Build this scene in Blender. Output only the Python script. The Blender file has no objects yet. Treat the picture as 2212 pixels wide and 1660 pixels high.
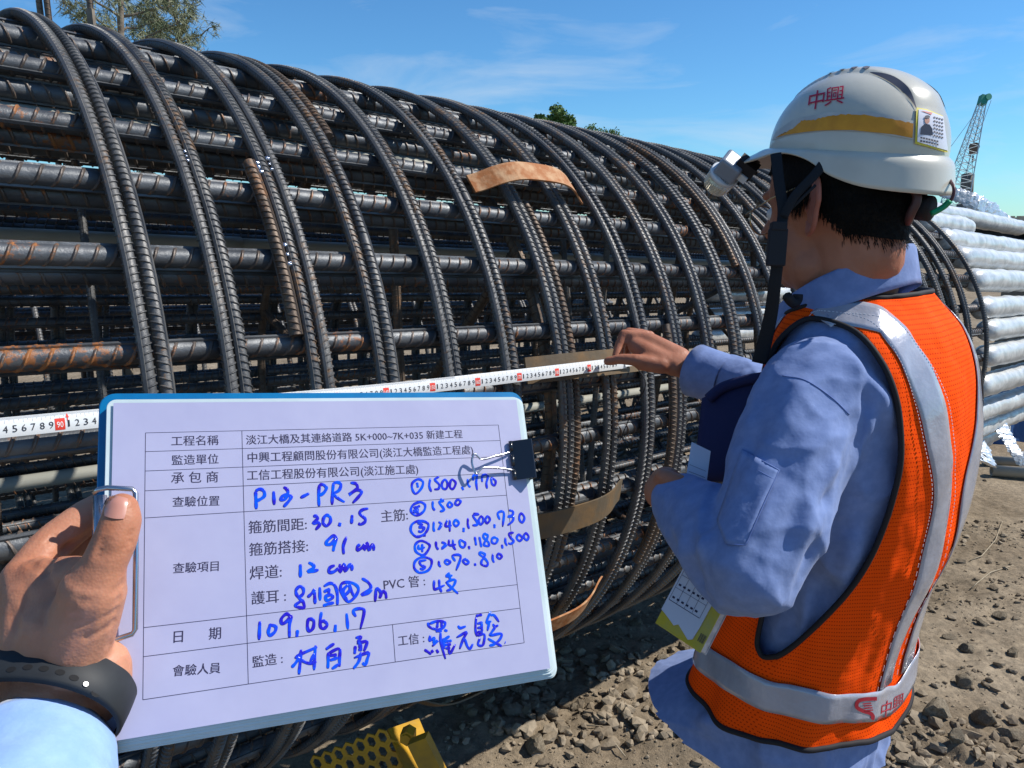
import bpy, math, random
import numpy as np
from mathutils import Vector, Matrix, noise
from mathutils.bvhtree import BVHTree

SC = bpy.context.scene
COL = SC.collection
PI = math.pi
R = math.radians

# ---------------------------------------------------------------- camera
FPX = 1663.0                 # focal length in the pixels of a 2212 px wide picture
PITCH = math.atan((830 - 468) / FPX)
CAMZ = 1.55
cam_d = bpy.data.cameras.new('camera')
cam = bpy.data.objects.new('camera', cam_d)
COL.objects.link(cam)
cam_d.sensor_width = 36.0
cam_d.lens = 36.0 * FPX / 2212.0
cam_d.clip_start = 0.02
cam_d.clip_end = 5000
cam.location = (0, 0, CAMZ)
cam.rotation_euler = (PI / 2 - PITCH, 0, 0)
SC.camera = cam

# ---------------------------------------------------------------- sun and sky
SUN_AZ = 0.08                # radians from +X towards +Y
SUN_EL = R(46)
SUN = Vector((math.cos(SUN_AZ) * math.cos(SUN_EL), math.sin(SUN_AZ) * math.cos(SUN_EL), math.sin(SUN_EL)))
sl = bpy.data.lights.new('sun', 'SUN')
sl.energy = 5.0
sl.angle = R(0.55)
sl.color = (1.0, 0.955, 0.88)
so = bpy.data.objects.new('sun', sl)
COL.objects.link(so)
so.rotation_euler = SUN.to_track_quat('Z', 'Y').to_euler()
so.location = (6, 0, 8)

world = bpy.data.worlds.new('World')
SC.world = world
world.use_nodes = True
wn, wl = world.node_tree.nodes, world.node_tree.links
wn.clear()
w_out = wn.new('ShaderNodeOutputWorld')
w_bg = wn.new('ShaderNodeBackground')
w_sky = wn.new('ShaderNodeTexSky')
w_sky.sky_type = 'NISHITA'
w_sky.sun_disc = False
w_sky.sun_elevation = SUN_EL
w_sky.sun_rotation = PI / 2 - SUN_AZ
w_sky.altitude = 0
w_sky.air_density = 1.0
w_sky.dust_density = 0.0
w_sky.ozone_density = 2.5
w_bg.inputs['Strength'].default_value = 0.092
# thin wispy cirrus, laid out on the sky itself (by direction)
tc = wn.new('ShaderNodeTexCoord')
mp = wn.new('ShaderNodeMapping'); mp.inputs['Scale'].default_value = (1.6, 1.6, 6.5)
mp.inputs['Rotation'].default_value = (0.0, R(9), R(20))
nz = wn.new('ShaderNodeTexNoise'); nz.inputs['Scale'].default_value = 2.3
nz.inputs['Detail'].default_value = 7; nz.inputs['Roughness'].default_value = 0.58
nz.inputs['Distortion'].default_value = 0.6
cr = wn.new('ShaderNodeValToRGB')
cr.color_ramp.elements[0].position = 0.50; cr.color_ramp.elements[0].color = (0, 0, 0, 1)
cr.color_ramp.elements[1].position = 0.86; cr.color_ramp.elements[1].color = (0.62, 0.62, 0.62, 1)
tint = wn.new('ShaderNodeMixRGB'); tint.blend_type = 'MULTIPLY'; tint.inputs[0].default_value = 1.0
tint.inputs[2].default_value = (0.53, 0.98, 1.32, 1)
mx = wn.new('ShaderNodeMixRGB'); mx.inputs[2].default_value = (6.6, 7.4, 8.2, 1)
wl.new(tc.outputs['Generated'], mp.inputs['Vector'])
wl.new(mp.outputs['Vector'], nz.inputs['Vector'])
wl.new(nz.outputs['Fac'], cr.inputs['Fac'])
wl.new(cr.outputs['Color'], mx.inputs[0])
wl.new(w_sky.outputs['Color'], tint.inputs[1])
wl.new(tint.outputs['Color'], mx.inputs[1])
wl.new(mx.outputs['Color'], w_bg.inputs['Color'])
wl.new(w_bg.outputs['Background'], w_out.inputs['Surface'])

SC.render.engine = 'CYCLES'
SC.cycles.use_denoising = True
SC.cycles.max_bounces = 8
SC.cycles.transparent_max_bounces = 12
SC.view_settings.view_transform = 'Standard'
SC.view_settings.look = 'None'
SC.view_settings.exposure = 0.22
SC.view_settings.gamma = 1.0
SC.view_settings.use_curve_mapping = False

# ---------------------------------------------------------------- helpers
_c, _s = math.cos(PITCH), math.sin(PITCH)


def to_world(v):
    """camera axes (x right, y up, z back) -> world direction"""
    return Vector((v[0], v[1] * _s - v[2] * _c, v[1] * _c + v[2] * _s))


def P(u, v, z):
    """world point seen at (u, v) of the 2212 px wide picture at camera depth z metres"""
    w = to_world(((u - 1106) / FPX * z, (830 - v) / FPX * z, -z))
    w.z += CAMZ
    return w


def proj(p):
    q = Vector(p) - Vector((0, 0, CAMZ))
    x = q.x; y = q.y * _s + q.z * _c; z = -q.y * _c + q.z * _s
    return 1106 + FPX * x / -z, 830 - FPX * y / -z, -z


def props(o, label=None, cat=None, group=None, kind=None):
    if label: o['label'] = label
    if cat: o['category'] = cat
    if group: o['group'] = group
    if kind: o['kind'] = kind
    return o


def empty(name, loc=(0, 0, 0), label=None, cat=None, group=None, mat=None):
    o = bpy.data.objects.new(name, None)
    COL.objects.link(o)
    if mat is not None: o.matrix_world = mat
    else: o.location = loc
    o.empty_display_size = 0.1
    return props(o, label, cat, group)


def link(name, me, parent=None, mat=None, smooth=False):
    """link a mesh as one object; vertices are in the parent's local space"""
    if mat is not None:
        me.materials.clear()
        for m in (mat if isinstance(mat, (list, tuple)) else [mat]): me.materials.append(m)
    if smooth:
        me.polygons.foreach_set('use_smooth', [True] * len(me.polygons))
    o = bpy.data.objects.new(name, me)
    COL.objects.link(o)
    if parent is not None: o.parent = parent
    return o


def mesh(name, V, F):
    me = bpy.data.meshes.new(name)
    me.from_pydata([tuple(v) for v in V], [], [tuple(f) for f in F])
    me.update()
    return me


def wobj(name, V, F, mat, parent=None, smooth=False):
    """vertices given in world space, parent (if any) an Empty with any matrix"""
    if parent is not None:
        inv = parent_matrix(parent).inverted()
        V = [inv @ Vector(v) for v in V]
    return link(name, mesh(name, V, F), parent, mat, smooth)


def parent_matrix(o):
    m = o.matrix_basis.copy()
    p = o.parent
    while p is not None:
        m = p.matrix_basis @ m
        p = p.parent
    return m


class MB:
    """collects geometry for one mesh"""
    def __init__(s): s.V = []; s.F = []; s.M = []
    def add(s, V, F, mi=0):
        b = len(s.V); s.V += [Vector(v) for v in V]
        s.F += [tuple(b + i for i in f) for f in F]; s.M += [mi] * len(F)
        return s
    def box(s, c, h, ax=None, mi=0):
        c = Vector(c); ax = ax or (Vector((1, 0, 0)), Vector((0, 1, 0)), Vector((0, 0, 1)))
        V = [c + ax[0] * (x * h[0]) + ax[1] * (y * h[1]) + ax[2] * (z * h[2]) for x in (-1, 1) for y in (-1, 1) for z in (-1, 1)]
        F = [(0, 1, 3, 2), (4, 6, 7, 5), (0, 4, 5, 1), (2, 3, 7, 6), (0, 2, 6, 4), (1, 5, 7, 3)]
        return s.add(V, F, mi)
    def tube(s, pts, r, n=8, closed=False, cap=True, mi=0, up=None):
        V, F = tube(pts, r, n, closed, cap, up)
        return s.add(V, F, mi)
    def build(s, name, mat, parent=None, smooth=False, world=True):
        V = s.V
        if parent is not None and world:
            inv = parent_matrix(parent).inverted(); V = [inv @ v for v in V]
        me = mesh(name, V, s.F)
        o = link(name, me, parent, mat, smooth)
        if any(s.M): me.polygons.foreach_set('material_index', s.M)
        return o


def tube(pts, r, n=8, closed=False, cap=True, up=None):
    pts = [Vector(p) for p in pts]
    m = len(pts)
    rr = list(r) if isinstance(r, list) else [r] * m
    T = []
    for i in range(m):
        a = pts[(i - 1) % m] if (closed or i > 0) else pts[i]
        b = pts[(i + 1) % m] if (closed or i < m - 1) else pts[i]
        t = b - a
        T.append(t.normalized() if t.length > 1e-9 else Vector((0, 0, 1)))
    u = Vector(up) if up else (Vector((0, 0, 1)) if abs(T[0].z) < .9 else Vector((1, 0, 0)))
    u = (u - T[0] * u.dot(T[0])).normalized()
    V = []; F = []
    for i in range(m):
        u = (u - T[i] * u.dot(T[i]))
        u = u.normalized() if u.length > 1e-6 else T[i].orthogonal().normalized()
        w = T[i].cross(u)
        for k in range(n):
            a = 2 * PI * k / n
            q = rr[i]
            if isinstance(q, tuple): V.append(pts[i] + u * (math.cos(a) * q[0]) + w * (math.sin(a) * q[1]))
            else: V.append(pts[i] + (u * math.cos(a) + w * math.sin(a)) * q)
    for i in range(m if closed else m - 1):
        j = (i + 1) % m
        for k in range(n):
            k2 = (k + 1) % n
            F.append((i * n + k, i * n + k2, j * n + k2, j * n + k))
    if cap and not closed:
        F.append(tuple(range(n - 1, -1, -1)))
        F.append(tuple((m - 1) * n + k for k in range(n)))
    return V, F


def catmull(pts, k=6, closed=False):
    pts = [Vector(p) for p in pts]
    out = []; m = len(pts)
    rng = range(m if closed else m - 1)
    for i in rng:
        p1 = pts[i]; p2 = pts[(i + 1) % m]
        p0 = pts[(i - 1) % m] if (closed or i > 0) else p1 * 2 - p2
        p3 = pts[(i + 2) % m] if (closed or i + 2 < m) else p2 * 2 - p1
        for j in range(k):
            t = j / k
            out.append(0.5 * ((2 * p1) + (p2 - p0) * t + (2 * p0 - 5 * p1 + 4 * p2 - p3) * t * t + (3 * p1 - p0 - 3 * p2 + p3) * t ** 3))
    if not closed: out.append(pts[-1].copy())
    return out


def lerp_tab(tab, x):
    """tab: sorted [(x, a, b, ...)] -> smooth interpolated tuple"""
    if x <= tab[0][0]: return tab[0][1:]
    if x >= tab[-1][0]: return tab[-1][1:]
    for i in range(len(tab) - 1):
        if tab[i][0] <= x <= tab[i + 1][0]:
            t = (x - tab[i][0]) / (tab[i + 1][0] - tab[i][0])
            p0 = tab[max(i - 1, 0)]; p1 = tab[i]; p2 = tab[i + 1]; p3 = tab[min(i + 2, len(tab) - 1)]
            o = []
            for k in range(1, len(p1)):
                m1 = (p2[k] - p0[k]) / max(p2[0] - p0[0], 1e-9) * (p2[0] - p1[0])
                m2 = (p3[k] - p1[k]) / max(p3[0] - p1[0], 1e-9) * (p2[0] - p1[0])
                h = t * t * (3 - 2 * t)
                o.append((2 * t ** 3 - 3 * t * t + 1) * p1[k] + (t ** 3 - 2 * t * t + t) * m1 + h * p2[k] + (t ** 3 - t * t) * m2)
            return tuple(o)


def remesh(V, F, voxel, smooth=0, name='tmp', fac=0.5):
    """voxel-remesh a soup of closed pieces into one continuous skin; returns a mesh"""
    me = mesh(name, V, F)
    o = bpy.data.objects.new(name, me)
    COL.objects.link(o)
    md = o.modifiers.new('r', 'REMESH'); md.mode = 'VOXEL'; md.voxel_size = voxel; md.adaptivity = 0
    if smooth:
        ms = o.modifiers.new('s', 'SMOOTH'); ms.factor = fac; ms.iterations = smooth
    dg = bpy.context.evaluated_depsgraph_get()
    out = bpy.data.meshes.new_from_object(o.evaluated_get(dg), depsgraph=dg)
    bpy.data.objects.remove(o); bpy.data.meshes.remove(me)
    out.name = name
    return out


def reshape(me, fn):
    """new position for every vertex from fn(position, normal), normals read once"""
    A = [(v.co.copy(), v.normal.copy()) for v in me.vertices]
    out = []
    for p, n in A: out.extend(fn(p, n))
    me.vertices.foreach_set('co', out); me.update()


def capsule(p0, r0, p1, r1, n=14, flat=None):
    """closed tapered capsule between two points as (V, F)"""
    p0 = Vector(p0); p1 = Vector(p1); d = p1 - p0; L = d.length
    t = d / max(L, 1e-9)
    st = []
    for a in (-80, -55, -28): st.append((p0 + t * (r0 * math.sin(R(a))), r0 * math.cos(R(a))))
    st.append((p0, r0)); st.append(((p0 + p1) / 2, (r0 + r1) / 2)); st.append((p1, r1))
    for a in (28, 55, 80): st.append((p1 + t * (r1 * math.sin(R(a))), r1 * math.cos(R(a))))
    return tube([q[0] for q in st], [q[1] for q in st], n)


class Soup:
    def __init__(s): s.V = []; s.F = []
    def add(s, vf):
        b = len(s.V); s.V += list(vf[0]); s.F += [tuple(b + i for i in f) for f in vf[1]]
    def chain(s, pts):
        """pts: [(point, radius), ...] joined by tapered capsules"""
        for a, b in zip(pts[:-1], pts[1:]): s.add(capsule(a[0], a[1], b[0], b[1]))
    def ell(s, c, r, ax=None, n=18):
        c = Vector(c); ax = ax or (Vector((1, 0, 0)), Vector((0, 1, 0)), Vector((0, 0, 1)))
        V = []; F = []; m = n // 2 + 1
        for i in range(1, m):
            a = PI * i / m
            for k in range(n):
                b = 2 * PI * k / n
                V.append(c + ax[0] * (r[0] * math.sin(a) * math.cos(b)) + ax[1] * (r[1] * math.sin(a) * math.sin(b)) + ax[2] * (r[2] * math.cos(a)))
        top = len(V); V.append(c + ax[2] * r[2]); V.append(c - ax[2] * r[2])
        for i in range(m - 2):
            for k in range(n):
                k2 = (k + 1) % n
                F.append((i * n + k, (i + 1) * n + k, (i + 1) * n + k2, i * n + k2))
        for k in range(n):
            k2 = (k + 1) % n
            F.append((top, k, k2)); F.append((top + 1, (m - 2) * n + k2, (m - 2) * n + k))
        s.add((V, F))


# ---- materials
def mat(name, color=(.5, .5, .5), rough=.6, metal=0.0, spec=.5, noise_amt=0, noise_scale=20, color2=None, bump=0, bump_scale=60,
        trans=0, alpha=1, sss=0, coat=0, ior=1.45, detail=4, ramp=(.4, .65), coord='Object', sheen=0, rand=0):
    m = bpy.data.materials.new(name)
    m.use_nodes = True
    nt = m.node_tree; N = nt.nodes; L = nt.links
    b = N['Principled BSDF']
    b.inputs['Roughness'].default_value = rough
    b.inputs['Metallic'].default_value = metal
    b.inputs['Specular IOR Level'].default_value = spec
    b.inputs['IOR'].default_value = ior
    b.inputs['Transmission Weight'].default_value = trans
    b.inputs['Alpha'].default_value = alpha
    b.inputs['Coat Weight'].default_value = coat
    b.inputs['Sheen Weight'].default_value = sheen
    if sss:
        b.inputs['Subsurface Weight'].default_value = sss
        b.inputs['Subsurface Radius'].default_value = (0.012, 0.004, 0.002)
        b.inputs['Subsurface Scale'].default_value = 0.5
    t = N.new('ShaderNodeTexCoord')
    if color2 is not None:
        n1 = N.new('ShaderNodeTexNoise'); n1.inputs['Scale'].default_value = noise_scale; n1.inputs['Detail'].default_value = detail
        n1.inputs['Roughness'].default_value = .62
        r1 = N.new('ShaderNodeValToRGB')
        r1.color_ramp.elements[0].position = ramp[0]; r1.color_ramp.elements[0].color = (*color, 1)
        r1.color_ramp.elements[1].position = ramp[1]; r1.color_ramp.elements[1].color = (*color2, 1)
        if rand:
            oi = N.new('ShaderNodeObjectInfo'); ad = N.new('ShaderNodeVectorMath'); ad.operation = 'MULTIPLY_ADD'
            cx = N.new('ShaderNodeCombineXYZ')
            L.new(oi.outputs['Random'], cx.inputs[0]); L.new(oi.outputs['Random'], cx.inputs[1])
            ad.inputs[1].default_value = (17, 31, 0)
            L.new(cx.outputs[0], ad.inputs[0]); L.new(t.outputs[coord], ad.inputs[2])
            L.new(ad.outputs[0], n1.inputs['Vector'])
        else:
            L.new(t.outputs[coord], n1.inputs['Vector'])
        L.new(n1.outputs['Fac'], r1.inputs['Fac']); L.new(r1.outputs['Color'], b.inputs['Base Color'])
    else:
        b.inputs['Base Color'].default_value = (*color, 1)
    if bump:
        n2 = N.new('ShaderNodeTexNoise'); n2.inputs['Scale'].default_value = bump_scale; n2.inputs['Detail'].default_value = 5
        L.new(t.outputs[coord], n2.inputs['Vector'])
        bp = N.new('ShaderNodeBump'); bp.inputs['Strength'].default_value = 1.0; bp.inputs['Distance'].default_value = bump
        L.new(n2.outputs['Fac'], bp.inputs['Height']); L.new(bp.outputs['Normal'], b.inputs['Normal'])
    return m


def text_geo(s, font_size=1.0):
    """flat mesh of a line of text in its own XY plane, as (V2, F), from the built-in font"""
    cu = bpy.data.curves.new('t', 'FONT'); cu.body = s; cu.size = font_size; cu.resolution_u = 2
    o = bpy.data.objects.new('t', cu); COL.objects.link(o)
    dg = bpy.context.evaluated_depsgraph_get(); dg.update()
    me = bpy.data.meshes.new_from_object(o.evaluated_get(dg), depsgraph=dg)
    V = [(v.co.x, v.co.y) for v in me.vertices]; F = [tuple(p.vertices) for p in me.polygons]
    bpy.data.objects.remove(o); bpy.data.curves.remove(cu); bpy.data.meshes.remove(me)
    return V, F
# ================================================================ REBAR CAGE
# cage axis, fitted to the photograph: local X = e1 (out towards the camera), Y = e2 (up), Z = -axis direction
_d = Vector((2891.405 - 1106, -(623.079 - 830), -FPX)).normalized()
_e2 = (Vector((0, 1, 0)) - _d * _d.y).normalized()
_e1 = _d.cross(_e2)
AX, E1, E2 = to_world(_d), to_world(_e1), to_world(_e2)
C0 = E1 * -2.129 + E2 * -0.144 + Vector((0, 0, CAMZ))
RH = 0.914                       # hoop centre radius
RM = 0.884                       # outer main bar centre radius


def on_cage(phi, t, r):
    """phi in degrees"""
    a = R(phi)
    return C0 + AX * t + (E1 * math.cos(a) + E2 * math.sin(a)) * r


CAGE_M = Matrix((( E1.x, E2.x, -AX.x, C0.x), (E1.y, E2.y, -AX.y, C0.y), (E1.z, E2.z, -AX.z, C0.z), (0, 0, 0, 1)))


def steel_mat(name, base, base2, rust, rust_amt, rough=.42, metal=.75, axis_stretch=None):
    m = bpy.data.materials.new(name); m.use_nodes = True
    N = m.node_tree.nodes; L = m.node_tree.links; b = N['Principled BSDF']
    t = N.new('ShaderNodeTexCoord'); oi = N.new('ShaderNodeObjectInfo')
    cx = N.new('ShaderNodeCombineXYZ'); L.new(oi.outputs['Random'], cx.inputs[0]); L.new(oi.outputs['Random'], cx.inputs[2])
    ad = N.new('ShaderNodeVectorMath'); ad.operation = 'MULTIPLY_ADD'; ad.inputs[1].default_value = (13, 0, 29)
    L.new(cx.outputs[0], ad.inputs[0]); L.new(t.outputs['Object'], ad.inputs[2])
    n1 = N.new('ShaderNodeTexNoise'); n1.inputs['Scale'].default_value = 9; n1.inputs['Detail'].default_value = 4
    n2 = N.new('ShaderNodeTexNoise'); n2.inputs['Scale'].default_value = 70; n2.inputs['Detail'].default_value = 5; n2.inputs['Roughness'].default_value = .7
    n3 = N.new('ShaderNodeTexNoise'); n3.inputs['Scale'].default_value = 5; n3.inputs['Detail'].default_value = 3
    for n in (n1, n2, n3): L.new(ad.outputs[0], n.inputs['Vector'])
    r1 = N.new('ShaderNodeValToRGB'); r1.color_ramp.elements[0].color = (*base, 1); r1.color_ramp.elements[1].color = (*base2, 1)
    r1.color_ramp.elements[0].position = .35; r1.color_ramp.elements[1].position = .7
    L.new(n1.outputs['Fac'], r1.inputs['Fac'])
    ml = N.new('ShaderNodeMath'); ml.operation = 'MULTIPLY'; L.new(n2.outputs['Fac'], ml.inputs[0]); L.new(n3.outputs['Fac'], ml.inputs[1])
    r2 = N.new('ShaderNodeValToRGB'); r2.color_ramp.elements[0].position = .36 - rust_amt; r2.color_ramp.elements[1].position = .42 - rust_amt * .6
    L.new(ml.outputs[0], r2.inputs['Fac'])
    mx = N.new('ShaderNodeMixRGB'); mx.inputs[2].default_value = (*rust, 1)
    L.new(r2.outputs['Color'], mx.inputs[0]); L.new(r1.outputs['Color'], mx.inputs[1]); L.new(mx.outputs[0], b.inputs['Base Color'])
    inv = N.new('ShaderNodeMath'); inv.operation = 'MULTIPLY_ADD'; inv.inputs[1].default_value = -metal; inv.inputs[2].default_value = metal
    L.new(r2.outputs['Color'], inv.inputs[0]); L.new(inv.outputs[0], b.inputs['Metallic'])
    ro = N.new('ShaderNodeMapRange'); ro.inputs[3].default_value = rough - .12; ro.inputs[4].default_value = rough + .22
    L.new(n2.outputs['Fac'], ro.inputs[0]); L.new(ro.outputs[0], b.inputs['Roughness'])
    bp = N.new('ShaderNodeBump'); bp.inputs['Distance'].default_value = .0018; bp.inputs['Strength'].default_value = .8
    L.new(n2.outputs['Fac'], bp.inputs['Height']); L.new(bp.outputs['Normal'], b.inputs['Normal'])
    return m


M_BAR = steel_mat('mill_scale_steel', (.055, .060, .068), (.15, .158, .165), (.24, .09, .03), .02, rough=.44, metal=.42)
M_RIB = steel_mat('rib_steel_rust_tinged', (.085, .068, .058), (.17, .14, .12), (.32, .12, .035), .08, rough=.45, metal=.4)
M_HOOP = steel_mat('hoop_steel', (.072, .074, .078), (.155, .150, .142), (.16, .09, .045), .06, rough=.46, metal=.38)
M_RUST = steel_mat('rusty_steel', (.095, .070, .052), (.15, .112, .085), (.24, .115, .05), .07, rough=.5, metal=.5)
M_TAB = mat('rusted_flat_bar', (.33, .12, .035), .75, .1, noise_scale=26, color2=(.46, .27, .14), bump=.0012, bump_scale=90, ramp=(.42, .62))
M_TABD = mat('dull_flat_bar', (.13, .10, .065), .6, .3, noise_scale=14, color2=(.22, .13, .055), bump=.0008, bump_scale=70, ramp=(.4, .7))
M_PVC = mat('grey_pvc', (.30, .30, .26), .45, color2=(.36, .35, .30), noise_scale=4)
M_WELD = mat('fresh_weld', (.42, .45, .52), .22, .95, bump=.002, bump_scale=240)
M_GREY = mat('sleeve_film', (.36, .38, .38), .34, 0, .5, noise_scale=14, color2=(.56, .57, .56), bump=.004, bump_scale=22, trans=.15, ramp=(.35, .6))


def rebar(path, frames, r, rib_pitch, rib_h, rib_w, slant, closed, long_rib=True, n=14, roll=0.0, seg=None, rng=None):
    """numpy rebar: smooth core, two rows of crescent ribs, two longitudinal ribs.
    path(s)->centre, frames(s)->(a, b) normal pair; s in metres, seg = (s0, s1)"""
    s0, s1 = seg
    V = []; F = []; MI = []
    L = s1 - s0
    m = max(2, int(L / (.05 if closed else 1.4)) + 1)
    S = [s0 + L * i / (m if closed == 'loop' else m - 1) for i in range(m)]
    for s in S:
        c = path(s); a, b = frames(s)
        for k in range(n):
            w = 2 * PI * k / n + roll
            V.append(c + (a * math.cos(w) + b * math.sin(w)) * r)
    for i in range(m if closed == 'loop' else m - 1):
        j = (i + 1) % m
        for k in range(n):
            F.append((i * n + k, i * n + (k + 1) % n, j * n + (k + 1) % n, j * n + k))
    if closed != 'loop':
        F.append(tuple(range(n - 1, -1, -1))); F.append(tuple((m - 1) * n + k for k in range(n)))
    # transverse ribs
    K = 7
    nf0 = len(F)
    for side in (0, 1):
        s = s0 + rib_pitch * (.3 + .5 * side)
        while s < s1 - rib_w * 3:
            base = len(V)
            for i in range(K):
                q = -1 + 2 * i / (K - 1)
                w = roll + side * PI + PI / 2 + q * R(78)
                sc = s + slant * q * (1 if side else -1)
                h = rib_h * (1 - abs(q) ** 3 * .8)
                a, b = frames(sc); cdir = a * math.cos(w) + b * math.sin(w)
                for off, rr in ((-rib_w / 2, r - .0004), (-rib_w * .16, r + h), (rib_w * .16, r + h), (rib_w / 2, r - .0004)):
                    V.append(path(sc + off) + cdir * rr)
            for i in range(K - 1):
                for e in range(3):
                    F.append((base + i * 4 + e, base + i * 4 + e + 1, base + i * 4 + 5 + e, base + i * 4 + 4 + e))
            s += rib_pitch
    nf1 = len(F)
    if long_rib:
        for side in (0, 1):
            base = len(V); w0 = roll + side * PI
            dw = .0022 / r
            for s in S:
                c = path(s); a, b = frames(s)
                for dwi, rr in ((-dw * 1.4, r - .0004), (-dw, r + rib_h * .9), (dw, r + rib_h * .9), (dw * 1.4, r - .0004)):
                    w = w0 + dwi; V.append(c + (a * math.cos(w) + b * math.sin(w)) * rr)
            for i in range(m if closed == 'loop' else m - 1):
                j = (i + 1) % m
                for e in range(3): F.append((base + i * 4 + e, base + i * 4 + e + 1, base + j * 4 + e + 1, base + j * 4 + e))
    rebar.ribs = (nf0, nf1)
    return V, F


def smooth_angle(me, deg=40):
    me.polygons.foreach_set('use_smooth', [True] * len(me.polygons))
    try: me.set_sharp_from_angle(angle=R(deg))
    except Exception: pass


def straight_mesh(name, L, r, pitch, h, w, slant, roll=0, n=14):
    V, F = rebar(lambda s: Vector((0, 0, -s)), lambda s: (Vector((1, 0, 0)), Vector((0, 1, 0))), r, pitch, h, w, slant, None, n=n, roll=roll, seg=(0, L))
    me = mesh(name, V, F); smooth_angle(me)
    me.polygons.foreach_set('material_index', [1 if rebar.ribs[0] <= i < rebar.ribs[1] else 0 for i in range(len(F))])
    return me


def arc_mesh(name, rad, r, pitch, h, w, slant, phi0, phi1, roll=0, loop=False, n=10):
    L = R(phi1 - phi0) * rad
    def path(s):
        a = R(phi0) + s / rad
        return Vector((math.cos(a) * rad, math.sin(a) * rad, 0))
    def fr(s):
        a = R(phi0) + s / rad
        return Vector((math.cos(a), math.sin(a), 0)), Vector((0, 0, 1))
    V, F = rebar(path, fr, r, pitch, h, w, slant, 'loop' if loop else 'arc', n=n, roll=roll, seg=(0, L))
    me = mesh(name, V, F); smooth_angle(me); return me


rng = random.Random(4)
cage = empty('rebar_cage', label='long round cage of dark ribbed steel bars lying on the dirt beside the inspector', cat='rebar cage', mat=CAGE_M)

main_meshes = [straight_mesh('main_bar', 5.6, .0170, .0285, .0036, .0070, .010, roll=r_) for r_ in (0.3, 1.35, 2.4)]
main_phis = [60.3, 49.0, 38.0, 29.8, 20.6, 10.4, 2.5, -6.4, -17.0, -28.5, -38.5]
p_ = 60.3
rest = []
while True:
    p_ += 9.55
    if p_ > 360 - 38.5 - 6: break
    rest.append(p_ + rng.uniform(-.8, .8))
ALLPHI = main_phis + rest
T_START = -.35
for k, ph in enumerate(ALLPHI):
    for ring in ((0, 1, 2) if 12 < ph < 300 else (0, 1)):  # third ring is added backfill, closing gaps to darken the interior
        me = main_meshes[rng.randrange(3)]
        o = link('main_bar', me, cage)
        if not me.materials: me.materials.append(M_BAR); me.materials.append(M_RIB)
        rr = RM - ring * .0385
        dp = 0 if ring == 0 else rng.uniform(-1.2, .6) + (3.2 if ring == 2 else 0)
        a = R(ph + dp)
        o.location = (rr * math.cos(a), rr * math.sin(a), -(T_START + rng.uniform(-.01, .01)))
        o.rotation_euler = (0, 0, rng.choice((.2, .9, 1.6, 2.2)) + (0.5 if k % 2 else 0))

HT = [-.12, -.24, -.32, 0.402, 0.525, 0.677, 0.815, 0.971, 1.128, 1.292, 1.452, 1.602, 1.749, 1.896]
HT += [1.896 + .15 * k for k in range(1, 16)]
hoop_meshes = [arc_mesh('hoop_bar', RH, .0098, .0124, .0022, .0038, .0050, 0, 360, roll=r_, loop=True) for r_ in (0.9, 2.3, 3.9)]
for m_ in hoop_meshes: m_.materials.append(M_HOOP)
for k, t in enumerate(HT):
    for s_ in (-1, 1):
        o = link('hoop_bar', hoop_meshes[rng.randrange(3)], cage)
        o.location = (rng.uniform(-.002, .002), rng.uniform(-.002, .002), -(t + s_ * .0118 + rng.uniform(-.001, .001)))
        o.rotation_euler = (rng.uniform(-.0015, .0015), rng.uniform(-.0015, .0015), rng.uniform(0, 6.28))
o = link('hoop_bar', hoop_meshes[1], cage); o.location = (0, 0, -4.42)

# lap splices: extra curved bars welded beside some hoops
lap_specs = [(5, -.036, 33, 11.0), (8 + 1, .0355, 31, -26), (6, .036, 70, 40), (15, -.0355, 60, 21), (19, .0355, 50, 12),
             (12, -.0355, 10, -34), (7, .0355, -40, -75), (22, -.0355, 62, 30)]
for (ki, off, a1, a0) in lap_specs:
    me = arc_mesh('lap_bar', RH, .0098, .0124, .0022, .0038, .0050, a0, a1, roll=rng.uniform(0, 3))
    o = link('lap_bar', me, cage, M_RUST); props(o, 'brown rusty curved lap bar welded beside its hoop')
    o.location = (0, 0, -(HT[ki] + off))
    if ki == 4: o.hide_render = False
# weld beads
for (ki, off, a0, a1) in [(4, -.0, 31.5, 33.5), (5, -.024, 31, 33), (5, .0, 31.5, 34), (5, -.024, 22.0, 18.5)]:
    mb = MB(); L_ = abs(a1 - a0); n_ = max(3, int(L_ * 1.1))
    for i in range(n_):
        ph = a0 + (a1 - a0) * (i + .5) / n_
        r_ = .0045 * rng.uniform(.7, 1.35)
        a = R(ph); c = Vector((math.cos(a) * (RH + .0045), math.sin(a) * (RH + .0045), -(HT[ki] + off + rng.uniform(-.0015, .0015))))
        V, F = tube([c + Vector((0, 0, z)) for z in (-.9 * r_, -.5 * r_, .5 * r_, .9 * r_)], [r_ * .4, r_, r_, r_ * .4], 7)
        mb.add(V, F)
    mb.build('weld_bead', M_WELD, cage, True, world=False)

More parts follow.
